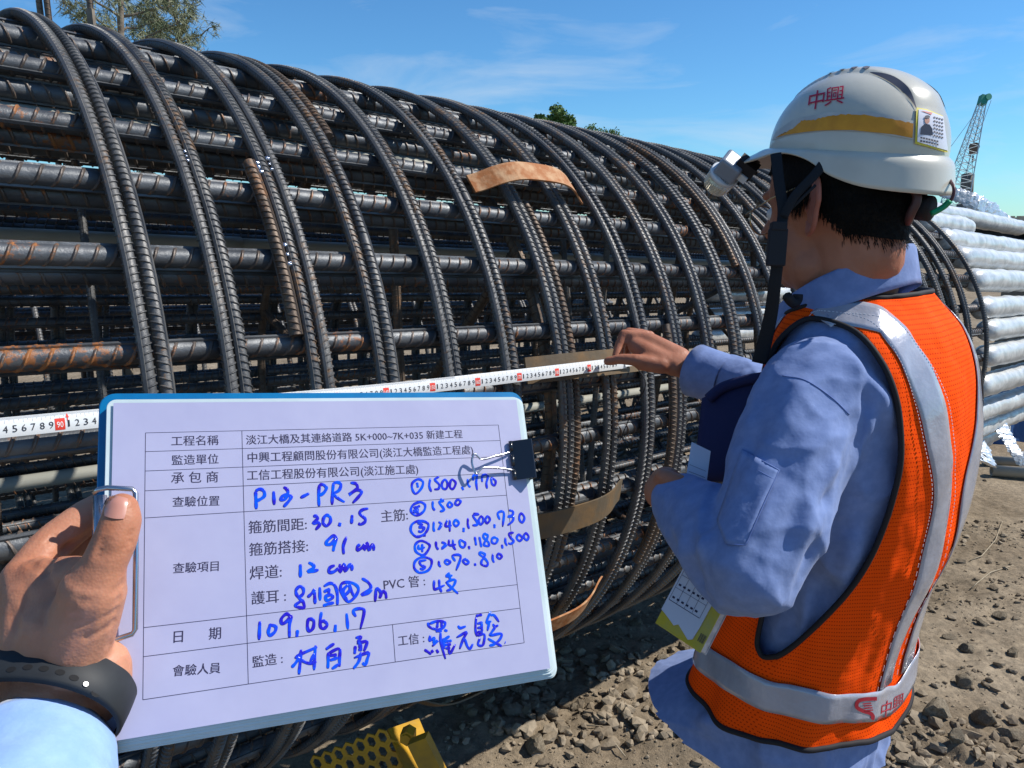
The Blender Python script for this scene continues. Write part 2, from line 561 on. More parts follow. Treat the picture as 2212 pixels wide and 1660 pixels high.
# inner stiffener rings, radial struts and sounding tubes
for t in (.02, 1.36, 2.9, 4.3):
    me = arc_mesh('stiffener_ring', .80, .015, .02, .002, .004, .004, 0, 360, roll=.4, loop=True)
    o = link('stiffener_ring', me, cage, M_RUST); o.location = (0, 0, -t)
strut = straight_mesh('inner_strut', 1.62, .014, .019, .002, .004, .003)
strut.materials.append(M_RUST); strut.materials.append(M_RUST)
strut2 = straight_mesh('inner_strut', 1.62, .0105, .013, .0017, .0034, .003)
strut2.materials.append(M_HOOP); strut2.materials.append(M_HOOP)
for t, angs in ((.02, (78, 100, 142)), (.30, (84, 97)), (.62, (95,)), (1.36, (88, 40, 150)), (1.42, (110,)), (2.1, (92, 80)), (2.9, (75, 105, 20)), (3.6, (90,)), (4.3, (85, 130))):
    for q in angs:
        o = link('inner_strut', strut if rng.random() < .5 else strut2, cage)
        a = R(q)
        off = Vector((math.sin(a), -math.cos(a), 0)) * rng.uniform(-.35, .35)
        half = math.sqrt(max(.8 ** 2 - off.length ** 2, .04))
        # bar mesh runs along -Z from its origin: turn it into the ring plane
        o.location = Vector((math.cos(a), math.sin(a), 0)) * half + off + Vector((0, 0, -t - rng.uniform(0, .02)))
        zdir = Vector((math.cos(a), math.sin(a), 0))
        o.rotation_euler = zdir.to_track_quat('Z', 'Y').to_euler()
        o.scale = (1, 1, half * 2 / 1.62)
for q in (47, 137, 196, 318):
    mb = MB(); a = R(q)
    c = Vector((math.cos(a) * .80, math.sin(a) * .80, 0))
    mb.tube([c + Vector((0, 0, -z)) for z in (T_START, 1.0, 2.4, 4.9)], .026, 14)
    mb.tube([c + Vector((0, 0, -z)) for z in (1.1, 1.22)], .030, 14)
    mb.tube([c + Vector((0, 0, -z)) for z in (3.1, 3.22)], .030, 14)
    mb.build('sounding_tube', M_PVC, cage, True, world=False)

# spacer ears: bent flat bars standing proud of the hoops
def spacer(ph, t0, t1, m, width=.05, lift=.052, tw=0.0, lab=None):
    mb = MB(); V = []; F = []
    k_ = lift / .052
    prof = [(0, -.006), (.06, .006 * k_), (.17, .034 * k_), (.30, lift), (.50, lift + .004), (.68, lift), (.82, .034 * k_), (.94, .006 * k_), (1, -.006)]
    prof = catmull([(x, y, 0) for x, y in prof], 4)
    th = .0048
    for q in prof:
        t = t0 + (t1 - t0) * q.x; r_ = RH + .008 + q.y
        for e in (-1, 1):
            for w in (0, 1):
                pp = ph + math.degrees(e * width / 2 / RH) + tw * (q.x - .5)
                a = R(pp); rr = r_ + (th if w else 0)
                V.append(Vector((math.cos(a) * rr, math.sin(a) * rr, -t)))
    for i in range(len(prof) - 1):
        b = i * 4; c = b + 4
        F += [(b, b + 2, c + 2, c), (b + 1, c + 1, c + 3, b + 3), (b, c, c + 1, b + 1), (b + 2, b + 3, c + 3, c + 2)]
    F += [(0, 1, 3, 2), (len(V) - 4, len(V) - 2, len(V) - 1, len(V) - 3)]
    mb.add(V, F)
    o = mb.build('spacer_ear', m, cage, False, world=False)
    if lab: o['label'] = lab
    return o


spacer(33.5, 1.175, 1.545, M_TAB, .052, lab='bright orange rusted flat spacer bar, the highest of the four')
spacer(4.6, 1.17, 1.62, M_TABD, .058, lift=.024, lab='brown flat spacer bar behind the measuring tape')
spacer(-16.0, 1.04, 1.51, M_TABD, .058, lab='dull brown spacer bar below the tape')
spacer(-35.5, 1.10, 1.56, M_TAB, .05, lab='rusty spacer bar low on the cage')
for q in (101, 146, 191, 236, 281): spacer(q + 10, 1.2, 1.6, M_TABD)

# clear plastic sleeves bagged over the free bar ends
def sleeve(ph, t0, t1, r0, seed, squash=1.0):
    rg = random.Random(seed)
    n = 20; m = 34; V = []; F = []
    a = R(ph); c = Vector((math.cos(a) * (RM - .015), math.sin(a) * (RM - .015), 0))
    er, et = Vector((math.cos(a), math.sin(a), 0)), Vector((-math.sin(a), math.cos(a), 0))
    for i in range(m):
        q = i / (m - 1); t = t0 + (t1 - t0) * q
        env = min(1, (q / .03) ** .5 if q > 0 else .6, ((1 - q) / .025) ** .4 if q < 1 else .6)
        env = max(env, .62)
        for k in range(n):
            w = 2 * PI * k / n
            nn = noise.noise(Vector((math.cos(w) * 1.3 + seed * 7, math.sin(w) * 1.3, t * 13)))
            n2 = noise.noise(Vector((math.cos(w) * 3 + seed * 3, math.sin(w) * 3, t * 42)))
            rr = r0 * env * (1 + .13 * nn + .07 * n2)
            V.append(c + er * (math.cos(w) * rr) + et * (math.sin(w) * rr * squash) + Vector((0, 0, -t)))
    for i in range(m - 1):
        for k in range(n):
            F.append((i * n + k, i * n + (k + 1) % n, (i + 1) * n + (k + 1) % n, (i + 1) * n + k))
    F.append(tuple(range(n - 1, -1, -1))); F.append(tuple((m - 1) * n + k for k in range(n)))
    return link('plastic_sleeve', mesh('plastic_sleeve', V, F), cage, M_GREY, True)


for k, ph in enumerate(ALLPHI):
    pn = (ph + 180) % 360 - 180
    if -70 < pn < 75 or pn > 150:
        t1 = {60.3: 5.02, 49.0: 5.28, 38.0: 6.3, 29.8: 6.3, 20.6: 7.4}.get(ph, 7.6)
        if pn < -15: t1 = 6.1
        sleeve(ph, 4.47 + rng.uniform(0, .05), t1 + rng.uniform(0, .1), .059 + rng.uniform(-.003, .004), k + 1, 1.05)
for o in list(cage.children):
    pass
# ================================================================ GROUND
def ground_z(x, y):
    s = (x * AX.x + y * AX.y) / math.hypot(AX.x, AX.y)
    z = -.17 - .035 * max(0.0, min(s - 2.2, 4.0))
    return z


def ground_h(x, y):
    z = ground_z(x, y)
    d = math.hypot(x, y)
    if d < 14:
        p = Vector((x, y, 0))
        z += .045 * noise.noise(p * .9) + .022 * noise.noise(p * 2.7 + Vector((3, 1, 0)))
        a = noise.noise(p * 7.5); z += .016 * a
        b = noise.noise(p * 19 + Vector((7, 2, 0))); z += .0085 * abs(b)
        pl_ = math.exp(-((x - 1.42) ** 2 / .22 + (y - 2.02) ** 2 / .15)) + .45 * math.exp(-((x - .3) ** 2 / .4 + (y - 2.6) ** 2 / .2))
        if pl_ > .01: z += pl_ * (.02 + .075 * abs(noise.noise(p * 6.5 + Vector((1, 9, 0)))) + .04 * abs(noise.noise(p * 15)))
        if d < 6: z += .0055 * abs(noise.noise(p * 47)) + .002 * noise.noise(p * 110)
    return z


def axis_coords(lo, hi, fine, ends):
    c = list(np.arange(lo, hi, fine))
    st = fine; x = hi
    while x < ends:
        c.append(x); st *= 1.22; x += st
    c.append(ends)
    st = fine; x = lo
    out = []
    while x > -ends:
        st *= 1.22; x -= st; out.append(x)
    return sorted(set(out[:-1] + [-ends] + c))


gx = axis_coords(-.6, 3.4, .014, 900); gy = axis_coords(1.2, 4.4, .014, 900)
V = [(x, y, ground_h(x, y)) for y in gy for x in gx]
nx = len(gx)
F = [(j * nx + i, j * nx + i + 1, (j + 1) * nx + i + 1, (j + 1) * nx + i) for j in range(len(gy) - 1) for i in range(nx - 1)]


def dirt_mat():
    m = bpy.data.materials.new('dry_dirt'); m.use_nodes = True
    N = m.node_tree.nodes; L = m.node_tree.links; b = N['Principled BSDF']; b.inputs['Roughness'].default_value = .95
    b.inputs['Specular IOR Level'].default_value = .15
    t = N.new('ShaderNodeTexCoord')
    def nz(s, d, r=.6):
        n = N.new('ShaderNodeTexNoise'); n.inputs['Scale'].default_value = s; n.inputs['Detail'].default_value = d; n.inputs['Roughness'].default_value = r
        L.new(t.outputs['Object'], n.inputs['Vector']); return n
    n1, n2, n3 = nz(1.7, 5), nz(28, 6, .75), nz(170, 3, .8)
    r1 = N.new('ShaderNodeValToRGB'); e = r1.color_ramp.elements
    e[0].position = .32; e[0].color = (.185, .145, .10, 1); e[1].position = .68; e[1].color = (.33, .27, .195, 1)
    L.new(n1.outputs['Fac'], r1.inputs['Fac'])
    r2 = N.new('ShaderNodeValToRGB'); e = r2.color_ramp.elements
    e[0].position = .35; e[0].color = (.62, .62, .62, 1); e[1].position = .66; e[1].color = (1.25, 1.22, 1.18, 1)
    L.new(n2.outputs['Fac'], r2.inputs['Fac'])
    mm = N.new('ShaderNodeMixRGB'); mm.blend_type = 'MULTIPLY'; mm.inputs[0].default_value = 1
    L.new(r1.outputs['Color'], mm.inputs[1]); L.new(r2.outputs['Color'], mm.inputs[2]); L.new(mm.outputs[0], b.inputs['Base Color'])
    b1 = N.new('ShaderNodeBump'); b1.inputs['Distance'].default_value = .012; b1.inputs['Strength'].default_value = .8
    b2 = N.new('ShaderNodeBump'); b2.inputs['Distance'].default_value = .003; b2.inputs['Strength'].default_value = .8
    L.new(n2.outputs['Fac'], b1.inputs['Height']); L.new(n3.outputs['Fac'], b2.inputs['Height'])
    L.new(b1.outputs['Normal'], b2.inputs['Normal']); L.new(b2.outputs['Normal'], b.inputs['Normal'])
    return m


M_DIRT = dirt_mat()
g = link('ground', mesh('ground', V, F), None, M_DIRT, True); g['kind'] = 'structure'

# ================================================================ STONES
M_ROCK = mat('grey_brown_rock', (.21, .17, .12), .95, 0, .05, color2=(.36, .30, .22), noise_scale=9, bump=.006, bump_scale=40, coord='Object', rand=1)
M_CLOD = mat('dirt_clods', (.19, .15, .105), .95, 0, .1, color2=(.33, .27, .195), noise_scale=6, bump=.004, bump_scale=60)


def rock_geo(rg, sub=2, rough=.35):
    import bmesh
    bm = bmesh.new(); bmesh.ops.create_icosphere(bm, subdivisions=sub, radius=1)
    off = Vector((rg.uniform(0, 50), rg.uniform(0, 50), rg.uniform(0, 50)))
    sc = Vector((1, rg.uniform(.6, .95), rg.uniform(.45, .75)))
    # a few cutting planes give flat broken faces
    pl = [(Vector((rg.gauss(0, 1), rg.gauss(0, 1), rg.gauss(0, 1))).normalized(), rg.uniform(.42, .75)) for _ in range(13)]
    for v in bm.verts:
        c = v.co.copy()
        for n, d in pl:
            q = c.dot(n)
            if q > d: c -= n * (q - d) * .9
        c *= 1 + rough * .35 * noise.noise(c * 1.7 + off) + rough * .12 * noise.noise(c * 5 + off)
        v.co = Vector((c.x * sc.x, c.y * sc.y, c.z * sc.z))
    V = [v.co.copy() for v in bm.verts]; F = [tuple(v.index for v in f.verts) for f in bm.faces]
    bm.free(); return V, F


rg = random.Random(11)
rock_meshes = []
for k in range(9):
    V, F = rock_geo(rg, 3, .6); me = mesh('rock', V, F); me.materials.append(M_ROCK)
    me.polygons.foreach_set('use_smooth', [True] * len(me.polygons))
    try: me.set_sharp_from_angle(angle=R(14))
    except Exception: pass
    rock_meshes.append(me)


def on_ground(u, v):
    e = Vector((0, 0, CAMZ)); d = P(u, v, 1.0) - e
    z = -.17
    for _ in range(12):
        k = (z - CAMZ) / d.z; p = e + d * k; z = ground_h(p.x, p.y)
    return Vector((p.x, p.y, z))


# named rocks: (u, v, width in photo px, where)
ROCKS = [(2085, 1405, 48, 'rough grey rock near the right edge beside the vest hem'), (2185, 1415, 40, 'pale grey rock on the dirt at the far right edge'),
         (2120, 1350, 34, 'small angular grey rock on the dirt right of the vest'), (2160, 1335, 40, 'grey rock just behind a smaller angular one'),
         (2050, 1380, 34, 'small dusty rock close to the vest'), (2020, 1545, 90, 'large dirt-covered clod right of the shirt tail'),
         (2130, 1560, 75, 'largest brown clod in the lower right corner'), (2190, 1600, 80, 'brown broken clod at the bottom right edge'),
         (2060, 1625, 60, 'flat clod low at the bottom edge beside the shirt tail'), (2080, 1480, 60, 'rounded clod among the heap on the right'),
         (1478, 1405, 48, 'brown rock in shade left of the shirt flap'), (1430, 1425, 32, 'small rock in shade under the cage, left of a bigger one'),
         (1375, 1350, 40, 'dark rock in shade right beneath the cage'), (1305, 1400, 26, 'pale lump of stone in shade by the clipboard corner'),
         (1190, 1550, 55, 'rounded rock in deep shade below the clipboard corner'), (1160, 1620, 75, 'big rock half in shade at the bottom centre'),
         (1100, 1580, 50, 'dark rock below the clipboard edge'), (1270, 1480, 24, 'small stone in the shade of the cage'), (1240, 1530, 34, 'dull stone on the edge of the shadow')]
for k, (u, v, w, lab) in enumerate(ROCKS):
    p = on_ground(u, v)
    o = link('rock', rock_meshes[k % 9])
    z = proj(p)[2]; s = w / FPX * z / 2 * .92
    o.location = p + Vector((0, 0, s * .25)); o.scale = (s, s, s); o.rotation_euler = (rg.uniform(-.3, .3), rg.uniform(-.3, .3), rg.uniform(0, 6.3))
    props(o, lab, 'rock', 'rocks and clods on the dirt')

# countless clods and gravel: one joined mesh
gp = [rock_geo(rg, 1, .5) for _ in range(8)]
mb = MB(); cnt = 0
while cnt < 11000:
    if rg.random() < .75: x, y = rg.uniform(-.5, 3.2), rg.uniform(1.3, 4.4)
    else: x, y = rg.uniform(-1, 7), rg.uniform(1.5, 9)
    dens = noise.noise(Vector((x * 1.6, y * 1.6, 4)))
    pile = 1.3 * math.exp(-((x - 1.40) ** 2 / .20 + (y - 2.05) ** 2 / .13)) + .8 * math.exp(-((x - .25) ** 2 / .3 + (y - 2.5) ** 2 / .12))
    if rg.random() > .35 + dens + pile: continue
    s = .0032 * math.exp(rg.expovariate(1.6)); s = min(s, .028)
    if pile > .4 and rg.random() < .32: s = rg.uniform(.012, .042)
    V, F = gp[rg.randrange(8)]
    q = Matrix.Rotation(rg.uniform(0, 6.3), 3, 'Z') @ Matrix.Rotation(rg.uniform(-.6, .6), 3, 'X')
    z = ground_h(x, y)
    b = len(mb.V)
    c = Vector((x, y, z + s * .25))
    mb.V += [c + (q @ v) * s for v in V]; mb.F += [tuple(b + i for i in f) for f in F]; mb.M += [0] * len(F)
    cnt += 1
o = mb.build('gravel', M_CLOD); props(o, 'loose clods and gravel scattered over the dry dirt', 'gravel', kind='stuff')

# dry twigs
M_TWIG = mat('dry_twig', (.30, .24, .16), .9, color2=(.42, .35, .25), noise_scale=30)
for k, (pts, lab) in enumerate(((((2095, 1215), (2120, 1205), (2150, 1170), (2165, 1130)), 'thin dry twig lying on the dirt right of the vest'),
                                (((2098, 1275), (2112, 1262), (2140, 1240), (2190, 1225)), 'pale dry twig on the dirt, the lower of two'),
                                (((1350, 1640), (1300, 1575), (1260, 1572)), 'dry stalk on sunlit dirt at the bottom centre'))):
    mb = MB(); mb.tube([on_ground(*q) + Vector((0, 0, .01)) for q in pts], [.0022, .003, .0025, .001][:len(pts)], 6)
    o = mb.build('twig', M_TWIG, None, True); props(o, lab, 'twig', 'twigs on the dirt')

# ================================================================ SECOND CAGE BEHIND
M2 = CAGE_M.copy(); off = E1 * -2.12 + E2 * -.05 + AX * -.4
M2.translation = C0 + off
cage2 = empty('rebar_cage', label='second dark rebar cage lying behind the first, seen through its bars', cat='rebar cage', mat=M2)
for k in range(0, 36):
    a = R(k * 10 + 4)
    for ring in (0, 1):
        o = link('main_bar', main_meshes[k % 3], cage2)
        rr = RM - ring * .04
        o.location = (rr * math.cos(a), rr * math.sin(a), .6); o.rotation_euler = (0, 0, k * 1.3)
        o.scale = (1, 1, 1.25)
for k in range(34):
    o = link('hoop_bar', hoop_meshes[k % 3], cage2); o.location = (0, 0, .5 - .2 * k); o.rotation_euler = (0, 0, k * .9)
    if k % 6 == 3:
        o = link('hoop_bar', hoop_meshes[k % 3], cage2); o.location = (0, 0, .478 - .2 * k); o.rotation_euler = (0, 0, k * .7)
cage['group'] = 'rebar cages'; cage2['group'] = 'rebar cages'

# ================================================================ FAR BACKGROUND
M_WALL = mat('beige_barrier', (.42, .36, .27), .8, color2=(.50, .44, .34), noise_scale=1.2, bump=.01, bump_scale=8)
wall = empty('barrier_wall', loc=P(2150, 500, 26), label='long beige concrete barrier on the horizon at the right', cat='barrier')
xa_, xb_ = 15.0, 34.0
k = 0; x = 4.0
while x < 40:
    mb = MB(); yy = 25.0
    mb.box((x + 1.19, yy, .72), (1.18, .18, .80)); mb.box((x + 1.19, yy, 1.54), (1.10, .12, .025))
    mb.build('wall_panel', M_WALL, wall); x += 2.4; k += 1

M_BLACKST = mat('black_steel', (.012, .012, .014), .55, .3, color2=(.04, .03, .025), noise_scale=6)
for k, (va, vb, z, lab) in enumerate(((494, 520, 8.2, 'black steel beam, top of the pile behind the plastic sleeves'), (528, 548, 7.9, 'black steel beam, middle of the pile behind the sleeves'),
                                      (556, 580, 7.6, 'black steel beam, lowest of the pile behind the sleeves'))):
    a, b_ = P(2105, va, z), P(2500, va + 14, z)
    a2 = P(2105, vb, z)
    h = (a.z - a2.z) / 2
    root = empty('steel_beam', (a + a2) / 2, lab, 'steel beam', 'steel beams behind the cage')
    dr = Vector((b_.x - a.x, b_.y - a.y, 0)).normalized(); nrm = Vector((-dr.y, dr.x, 0)); up = Vector((0, 0, 1))
    c = (a + a2) / 2 + dr * 1.4
    for nm, cc, hh in (('top_flange', c + up * (h - .008), (1.6, .1, .008)), ('bottom_flange', c - up * (h - .008), (1.6, .1, .008)), ('web', c, (1.6, .008, h - .018))):
        mb = MB(); mb.box(cc, hh, (dr, nrm, up)); mb.build(nm, M_BLACKST, root)
    for s_ in (-.9, .1):
        mb = MB(); mb.box(c + dr * s_ + nrm * 0, (.006, .085, h - .018), (dr, nrm, up)); mb.build('stiffener', M_BLACKST, root)

# support timbers that carry the beams
M_TIMB = mat('grey_timber', (.16, .13, .10), .85, color2=(.24, .20, .15), noise_scale=8)
for k, x in enumerate((5.0, 6.6)):
    mb = MB(); mb.box((x, 7.2, .42), (.12, .5, .58)); o = mb.build('timber_block', M_TIMB)
    props(o, ('weathered timber block under the near end of the black beams', 'weathered timber block under the far end of the black beams')[k], 'timber block', 'timber blocks under the beams')

# crumpled clear film thrown over the beams
M_CLEAR = mat('crumpled_clear_film', (.44, .47, .49), .3, 0, .5, trans=.35, bump=.006, bump_scale=30, coat=.2)


def film(name, pts, wid, seed, lab, cat='plastic film', dz=.06, n=26):
    path = catmull(pts, 10); rg_ = random.Random(seed); V = []; F = []; m = 15
    for i, p in enumerate(path):
        q = i / (len(path) - 1)
        t = (path[min(i + 1, len(path) - 1)] - path[max(i - 1, 0)]).normalized()
        sd = t.cross(Vector((.3, -1, .2))).normalized(); nn = sd.cross(t)
        w = wid(q) if callable(wid) else wid
        for j in range(m):
            a = 2 * PI * j / m
            nz = 1 + .45 * noise.noise(Vector((math.cos(a) * 1.6 + seed, math.sin(a) * 1.6, i * .8))) + .3 * noise.noise(Vector((math.cos(a) * 4, math.sin(a) * 4 + seed, i * 2.1)))
            V.append(p + sd * (math.cos(a) * w * nz) + nn * (math.sin(a) * w * .16 * nz))
    for i in range(len(path) - 1):
        for j in range(m): F.append((i * m + j, i * m + (j + 1) % m, (i + 1) * m + (j + 1) % m, (i + 1) * m + j))
    F.append(tuple(range(m - 1, -1, -1))); F.append(tuple((len(path) - 1) * m + j for j in range(m)))
    o = link(name, mesh(name, V, F), None, M_CLEAR, False)
    return props(o, lab, cat, 'clear plastic film scraps')


film('plastic_film', [P(2030, 415, 7.2), P(2066, 422, 7.2), P(2108, 437, 7.2), P(2145, 458, 7.3), P(2175, 484, 7.4), P(2196, 498, 7.4)], lambda q: .045 + .035 * math.sin(q * 3), 3,
     'glittering crumpled clear film arching down behind the hard hat')
film('plastic_film', [P(2118, 950, 4.6), P(2128, 975, 4.55), P(2135, 1003, 4.5)], lambda q: .03 + .035 * q, 8, 'clear film flap hanging down beside the vest to the pipes')
film('plastic_film', [P(2160, 915, 4.7), P(2178, 950, 4.65), P(2200, 985, 4.6), P(2225, 1000, 4.6)], lambda q: .055 - .02 * q, 9, 'clear film strip hanging at the right edge below the sleeves')
M_TARP = mat('blue_tarpaulin', (.02, .07, .20), .5, bump=.01, bump_scale=15)
mb = MB(); a = P(2120, 808, 6.4); b_ = P(2420, 800, 6.6); dr = (b_ - a); dr.z = 0; dr.normalize()
hh = (a.z + .25) / 2
V = []; F = []
for i in range(25):
    for j in range(7):
        q = dr * (i * .06) + Vector((0, 0, -j * .16)) + Vector((.3, -1, 0)).normalized() * (.035 * math.sin(i * 1.3 + j) + .03 * math.sin(i * .6) + j * .02)
        V.append(a + q)
for i in range(24):
    for j in range(6): b = i * 7 + j; F.append((b, b + 1, b + 8, b + 7))
nb = len(V); V += [v + Vector((0, .012, 0)) for v in V[:nb]]; F += [tuple(reversed([nb + i for i in f])) for f in list(F)]
o = wobj('tarpaulin', V, F, M_TARP, None, True); props(o, 'dark blue tarpaulin hanging behind the wrapped bar ends', 'tarpaulin')

# grey pipes on the ground at the right
for k, (u0, v0, u1, v1, r_, lab) in enumerate(((2122, 990, 2600, 1010, .034, 'grey pipe on the ground, the far one of the pair'), (2140, 1014, 2600, 1042, .040, 'dusty grey pipe with open end, the near one of the pair'))):
    a, b_ = on_ground(u0, v0 + 14), on_ground(u1, v1 + 14)
    b_ = a + (b_ - a).normalized() * 1.9
    a.z += r_; b_.z = a.z
    n = 18; V1, F1 = tube([a, a + (b_ - a) * .5, b_], r_, n, cap=False); V2, F2 = tube([a, a + (b_ - a) * .5, b_], r_ * .86, n, cap=False)
    mb = MB(); mb.add(V1, F1); mb.add(V2, [tuple(reversed(f)) for f in F2])
    for e in (0, 2):
        mb.F += [((e * n + i), (e * n + (i + 1) % n), (3 * n + e * n + (i + 1) % n), (3 * n + e * n + i))[::(-1 if e == 0 else 1)] for i in range(n)]; mb.M += [0] * n
    o = mb.build('pipe', M_PVC, None, True); props(o, lab, 'pipe', 'pipes on the ground')

# ---------------------------------------------------------------- lattice crane
M_CR = mat('hazed_crane_paint', (.42, .51, .54), .7, 0, color2=(.50, .58, .60), noise_scale=.6)  # paleness of distance haze mixed into the crane's colour
M_CRG = mat('green_crane_head', (.03, .24, .16), .5)
M_CASE = mat('dark_pile_casing', (.10, .095, .085), .8, color2=(.17, .15, .13), noise_scale=.8)
crane = empty('crane', P(2030, 500, 118), 'pale lattice boom crane far off at the right holding a dark pile casing', 'crane')
ZC = 118
A0, A1 = P(2028, 560, ZC), P(2121, 224, ZC)
dr = (A1 - A0).normalized(); sx_ = Vector((1, 0, 0)); sx_ = (sx_ - dr * sx_.dot(dr)).normalized(); sy_ = dr.cross(sx_)
NS = 22


def bc4(q):
    w = 1.45 * (1 - q) + .42 * q if q > .35 else 1.45 * .93
    w = min(1.36, .42 + 1.55 * (1 - q))
    c = A0.lerp(A1, q); return [c + sx_ * (w * a) + sy_ * (w * b) for a, b in ((-1, -1), (1, -1), (1, 1), (-1, 1))]


ch = MB()
cc = [bc4(i / NS) for i in range(NS + 1)]
for k in range(4): ch.tube([c[k] for c in cc], .085, 5)
ch.build('boom_chords', M_CR, crane)
for i in range(NS):
    mb = MB()
    for k in range(4):
        mb.tube([cc[i][k], cc[i + 1][(k + 1) % 4]], .045, 4); mb.tube([cc[i + 1][k], cc[i + 1][(k + 1) % 4]], .045, 4)
    mb.build('lattice_bay', M_CR, crane)
mb = MB(); mb.box(A1 + dr * .5, (.5, .5, .7), (sx_, sy_, dr)); mb.tube([A1 + dr * 1.0 - sy_ * .6 + sx_ * .5, A1 + dr * 1.0 + sy_ * .6 + sx_ * .3], .5, 12)
mb.build('boom_head', M_CRG, crane)
mb = MB(); h0 = A1 + sx_ * 1.0 + dr * .8; hb = P(2104, 322, ZC)
for dx in (-.25, .25): mb.tube([h0 + Vector((dx, 0, 0)), hb + Vector((dx, 0, 1.2))], .035, 4)
mb.build('hoist_rope', M_CASE, crane)
mb = MB(); mb.box(hb, (.5, .4, .75)); mb.tube([hb + Vector((0, -.45, .3)), hb + Vector((0, .45, .3))], .6, 12); mb.tube([hb + Vector((0, 0, -1)), hb + Vector((0, 0, -2))], .14, 6)
mb.build('hook_block', mat('brown_hook_block', (.16, .10, .07), .7), crane)
mb = MB(); pt = P(2091, 378, ZC); hk = hb + Vector((0, 0, -2))
for dx in (-.7, .7): mb.tube([hk, pt + Vector((dx, 0, 0))], .035, 4)
mb.build('sling', M_CASE, crane)
back = MB(); back.tube([P(2118, 236, ZC) + Vector((-.3, 0, 0)), P(2040, 470, ZC) + Vector((-5.5, 3, 0))], .04, 4); back.build('pendant_rope', M_CR, crane)
cb = MB(); ct_ = P(2005, 520, ZC); cb.box(ct_, (4.2, 3, 2.0)); cb.box(ct_ + Vector((3, -1.5, 1.6)), (1.3, 1.2, 1.5)); cb.build('machine_house', M_CASE, crane)
cb = MB()
for s_ in (-2.4, 2.4): cb.box(ct_ + Vector((0, s_, -3.2)), (4.6, .6, .9))
cb.build('crawler_track', M_CASE, crane)
case = MB(); case.tube([pt, P(2089, 400, ZC), P(2087, 436, ZC)], .9, 16)
o = case.build('pile_casing', M_CASE, None, True); props(o, 'dark cylinder hanging from the crane hook', 'pile casing')
case = MB(); case.tube([P(2083, 441, ZC), P(2081, 482, ZC)], 1.05, 16); case.tube([P(2081, 482, ZC), P(2081, 560, ZC)], 1.0, 16)
o = case.build('standing_casing', M_CASE, None, True); props(o, 'dark casing standing below the hanging cylinder by the crane', 'pile casing')

# ---------------------------------------------------------------- trees behind the cage
M_LEAF = mat('leaves_green', (.075, .14, .03), .6, 0, .3, color2=(.17, .25, .07), noise_scale=1.1, rand=1)
M_NEED = mat('casuarina_needles', (.15, .18, .10), .7, 0, .25, color2=(.27, .27, .16), noise_scale=1.3)
M_BARK = mat('grey_bark', (.12, .095, .07), .9, color2=(.20, .17, .13), noise_scale=5, bump=.02, bump_scale=14)


def limb(mb, a, b, r0, r1, rg_, n=6):
    pts = [a]
    for i in range(1, n):
        q = i / n; pts.append(a.lerp(b, q) + Vector((rg_.uniform(-1, 1), rg_.uniform(-1, 1), rg_.uniform(-1, 1))) * (b - a).length * .04)
    pts.append(b); mb.tube(pts, [r0 + (r1 - r0) * i / n for i in range(n + 1)], 6); return pts


def casuarina(base, H, seed, lab):
    rg_ = random.Random(seed); root = empty('casuarina_tree', base, lab, 'tree', 'trees behind the cage')
    tr = MB(); top = base + Vector((.3, 0, H)); trunk = limb(tr, base, top, .22, .03, rg_, 10)
    V = []; F = []
    for i in range(64):
        q = rg_.uniform(.28, 1); a0 = trunk[min(int(q * 10), 9)].lerp(trunk[min(int(q * 10) + 1, 10)], (q * 10) % 1)
        an = rg_.uniform(0, 6.28); L = (1.15 - q) * 3.4 * rg_.uniform(.6, 1.1) + .5
        b = a0 + Vector((math.cos(an) * L, math.sin(an) * L, L * rg_.uniform(.25, .75)))
        pts = limb(tr, a0, b, .05, .01, rg_, 5)
        for s_ in range(int(14 + L * 9)):
            w = rg_.uniform(.25, 1.05); c = a0.lerp(b, w) + Vector((rg_.gauss(0, .16), rg_.gauss(0, .16), rg_.gauss(0, .12)))
            for k in range(11):
                d = Vector((rg_.gauss(math.cos(an) * .4, .6), rg_.gauss(math.sin(an) * .4, .6), rg_.gauss(.05, .65))).normalized() * rg_.uniform(.12, .32)
                s = d.cross(Vector((rg_.gauss(0, 1), rg_.gauss(0, 1), rg_.gauss(0, 1)))).normalized() * .011
                n = len(V); e = c + d + Vector((0, 0, -.07)); V += [c - s, c + s, e + s * .5, e - s * .5]; F.append((n, n + 1, n + 2, n + 3))
    tr.build('trunk', M_BARK, root, True)
    wobj('crown', V, F, M_NEED, root)


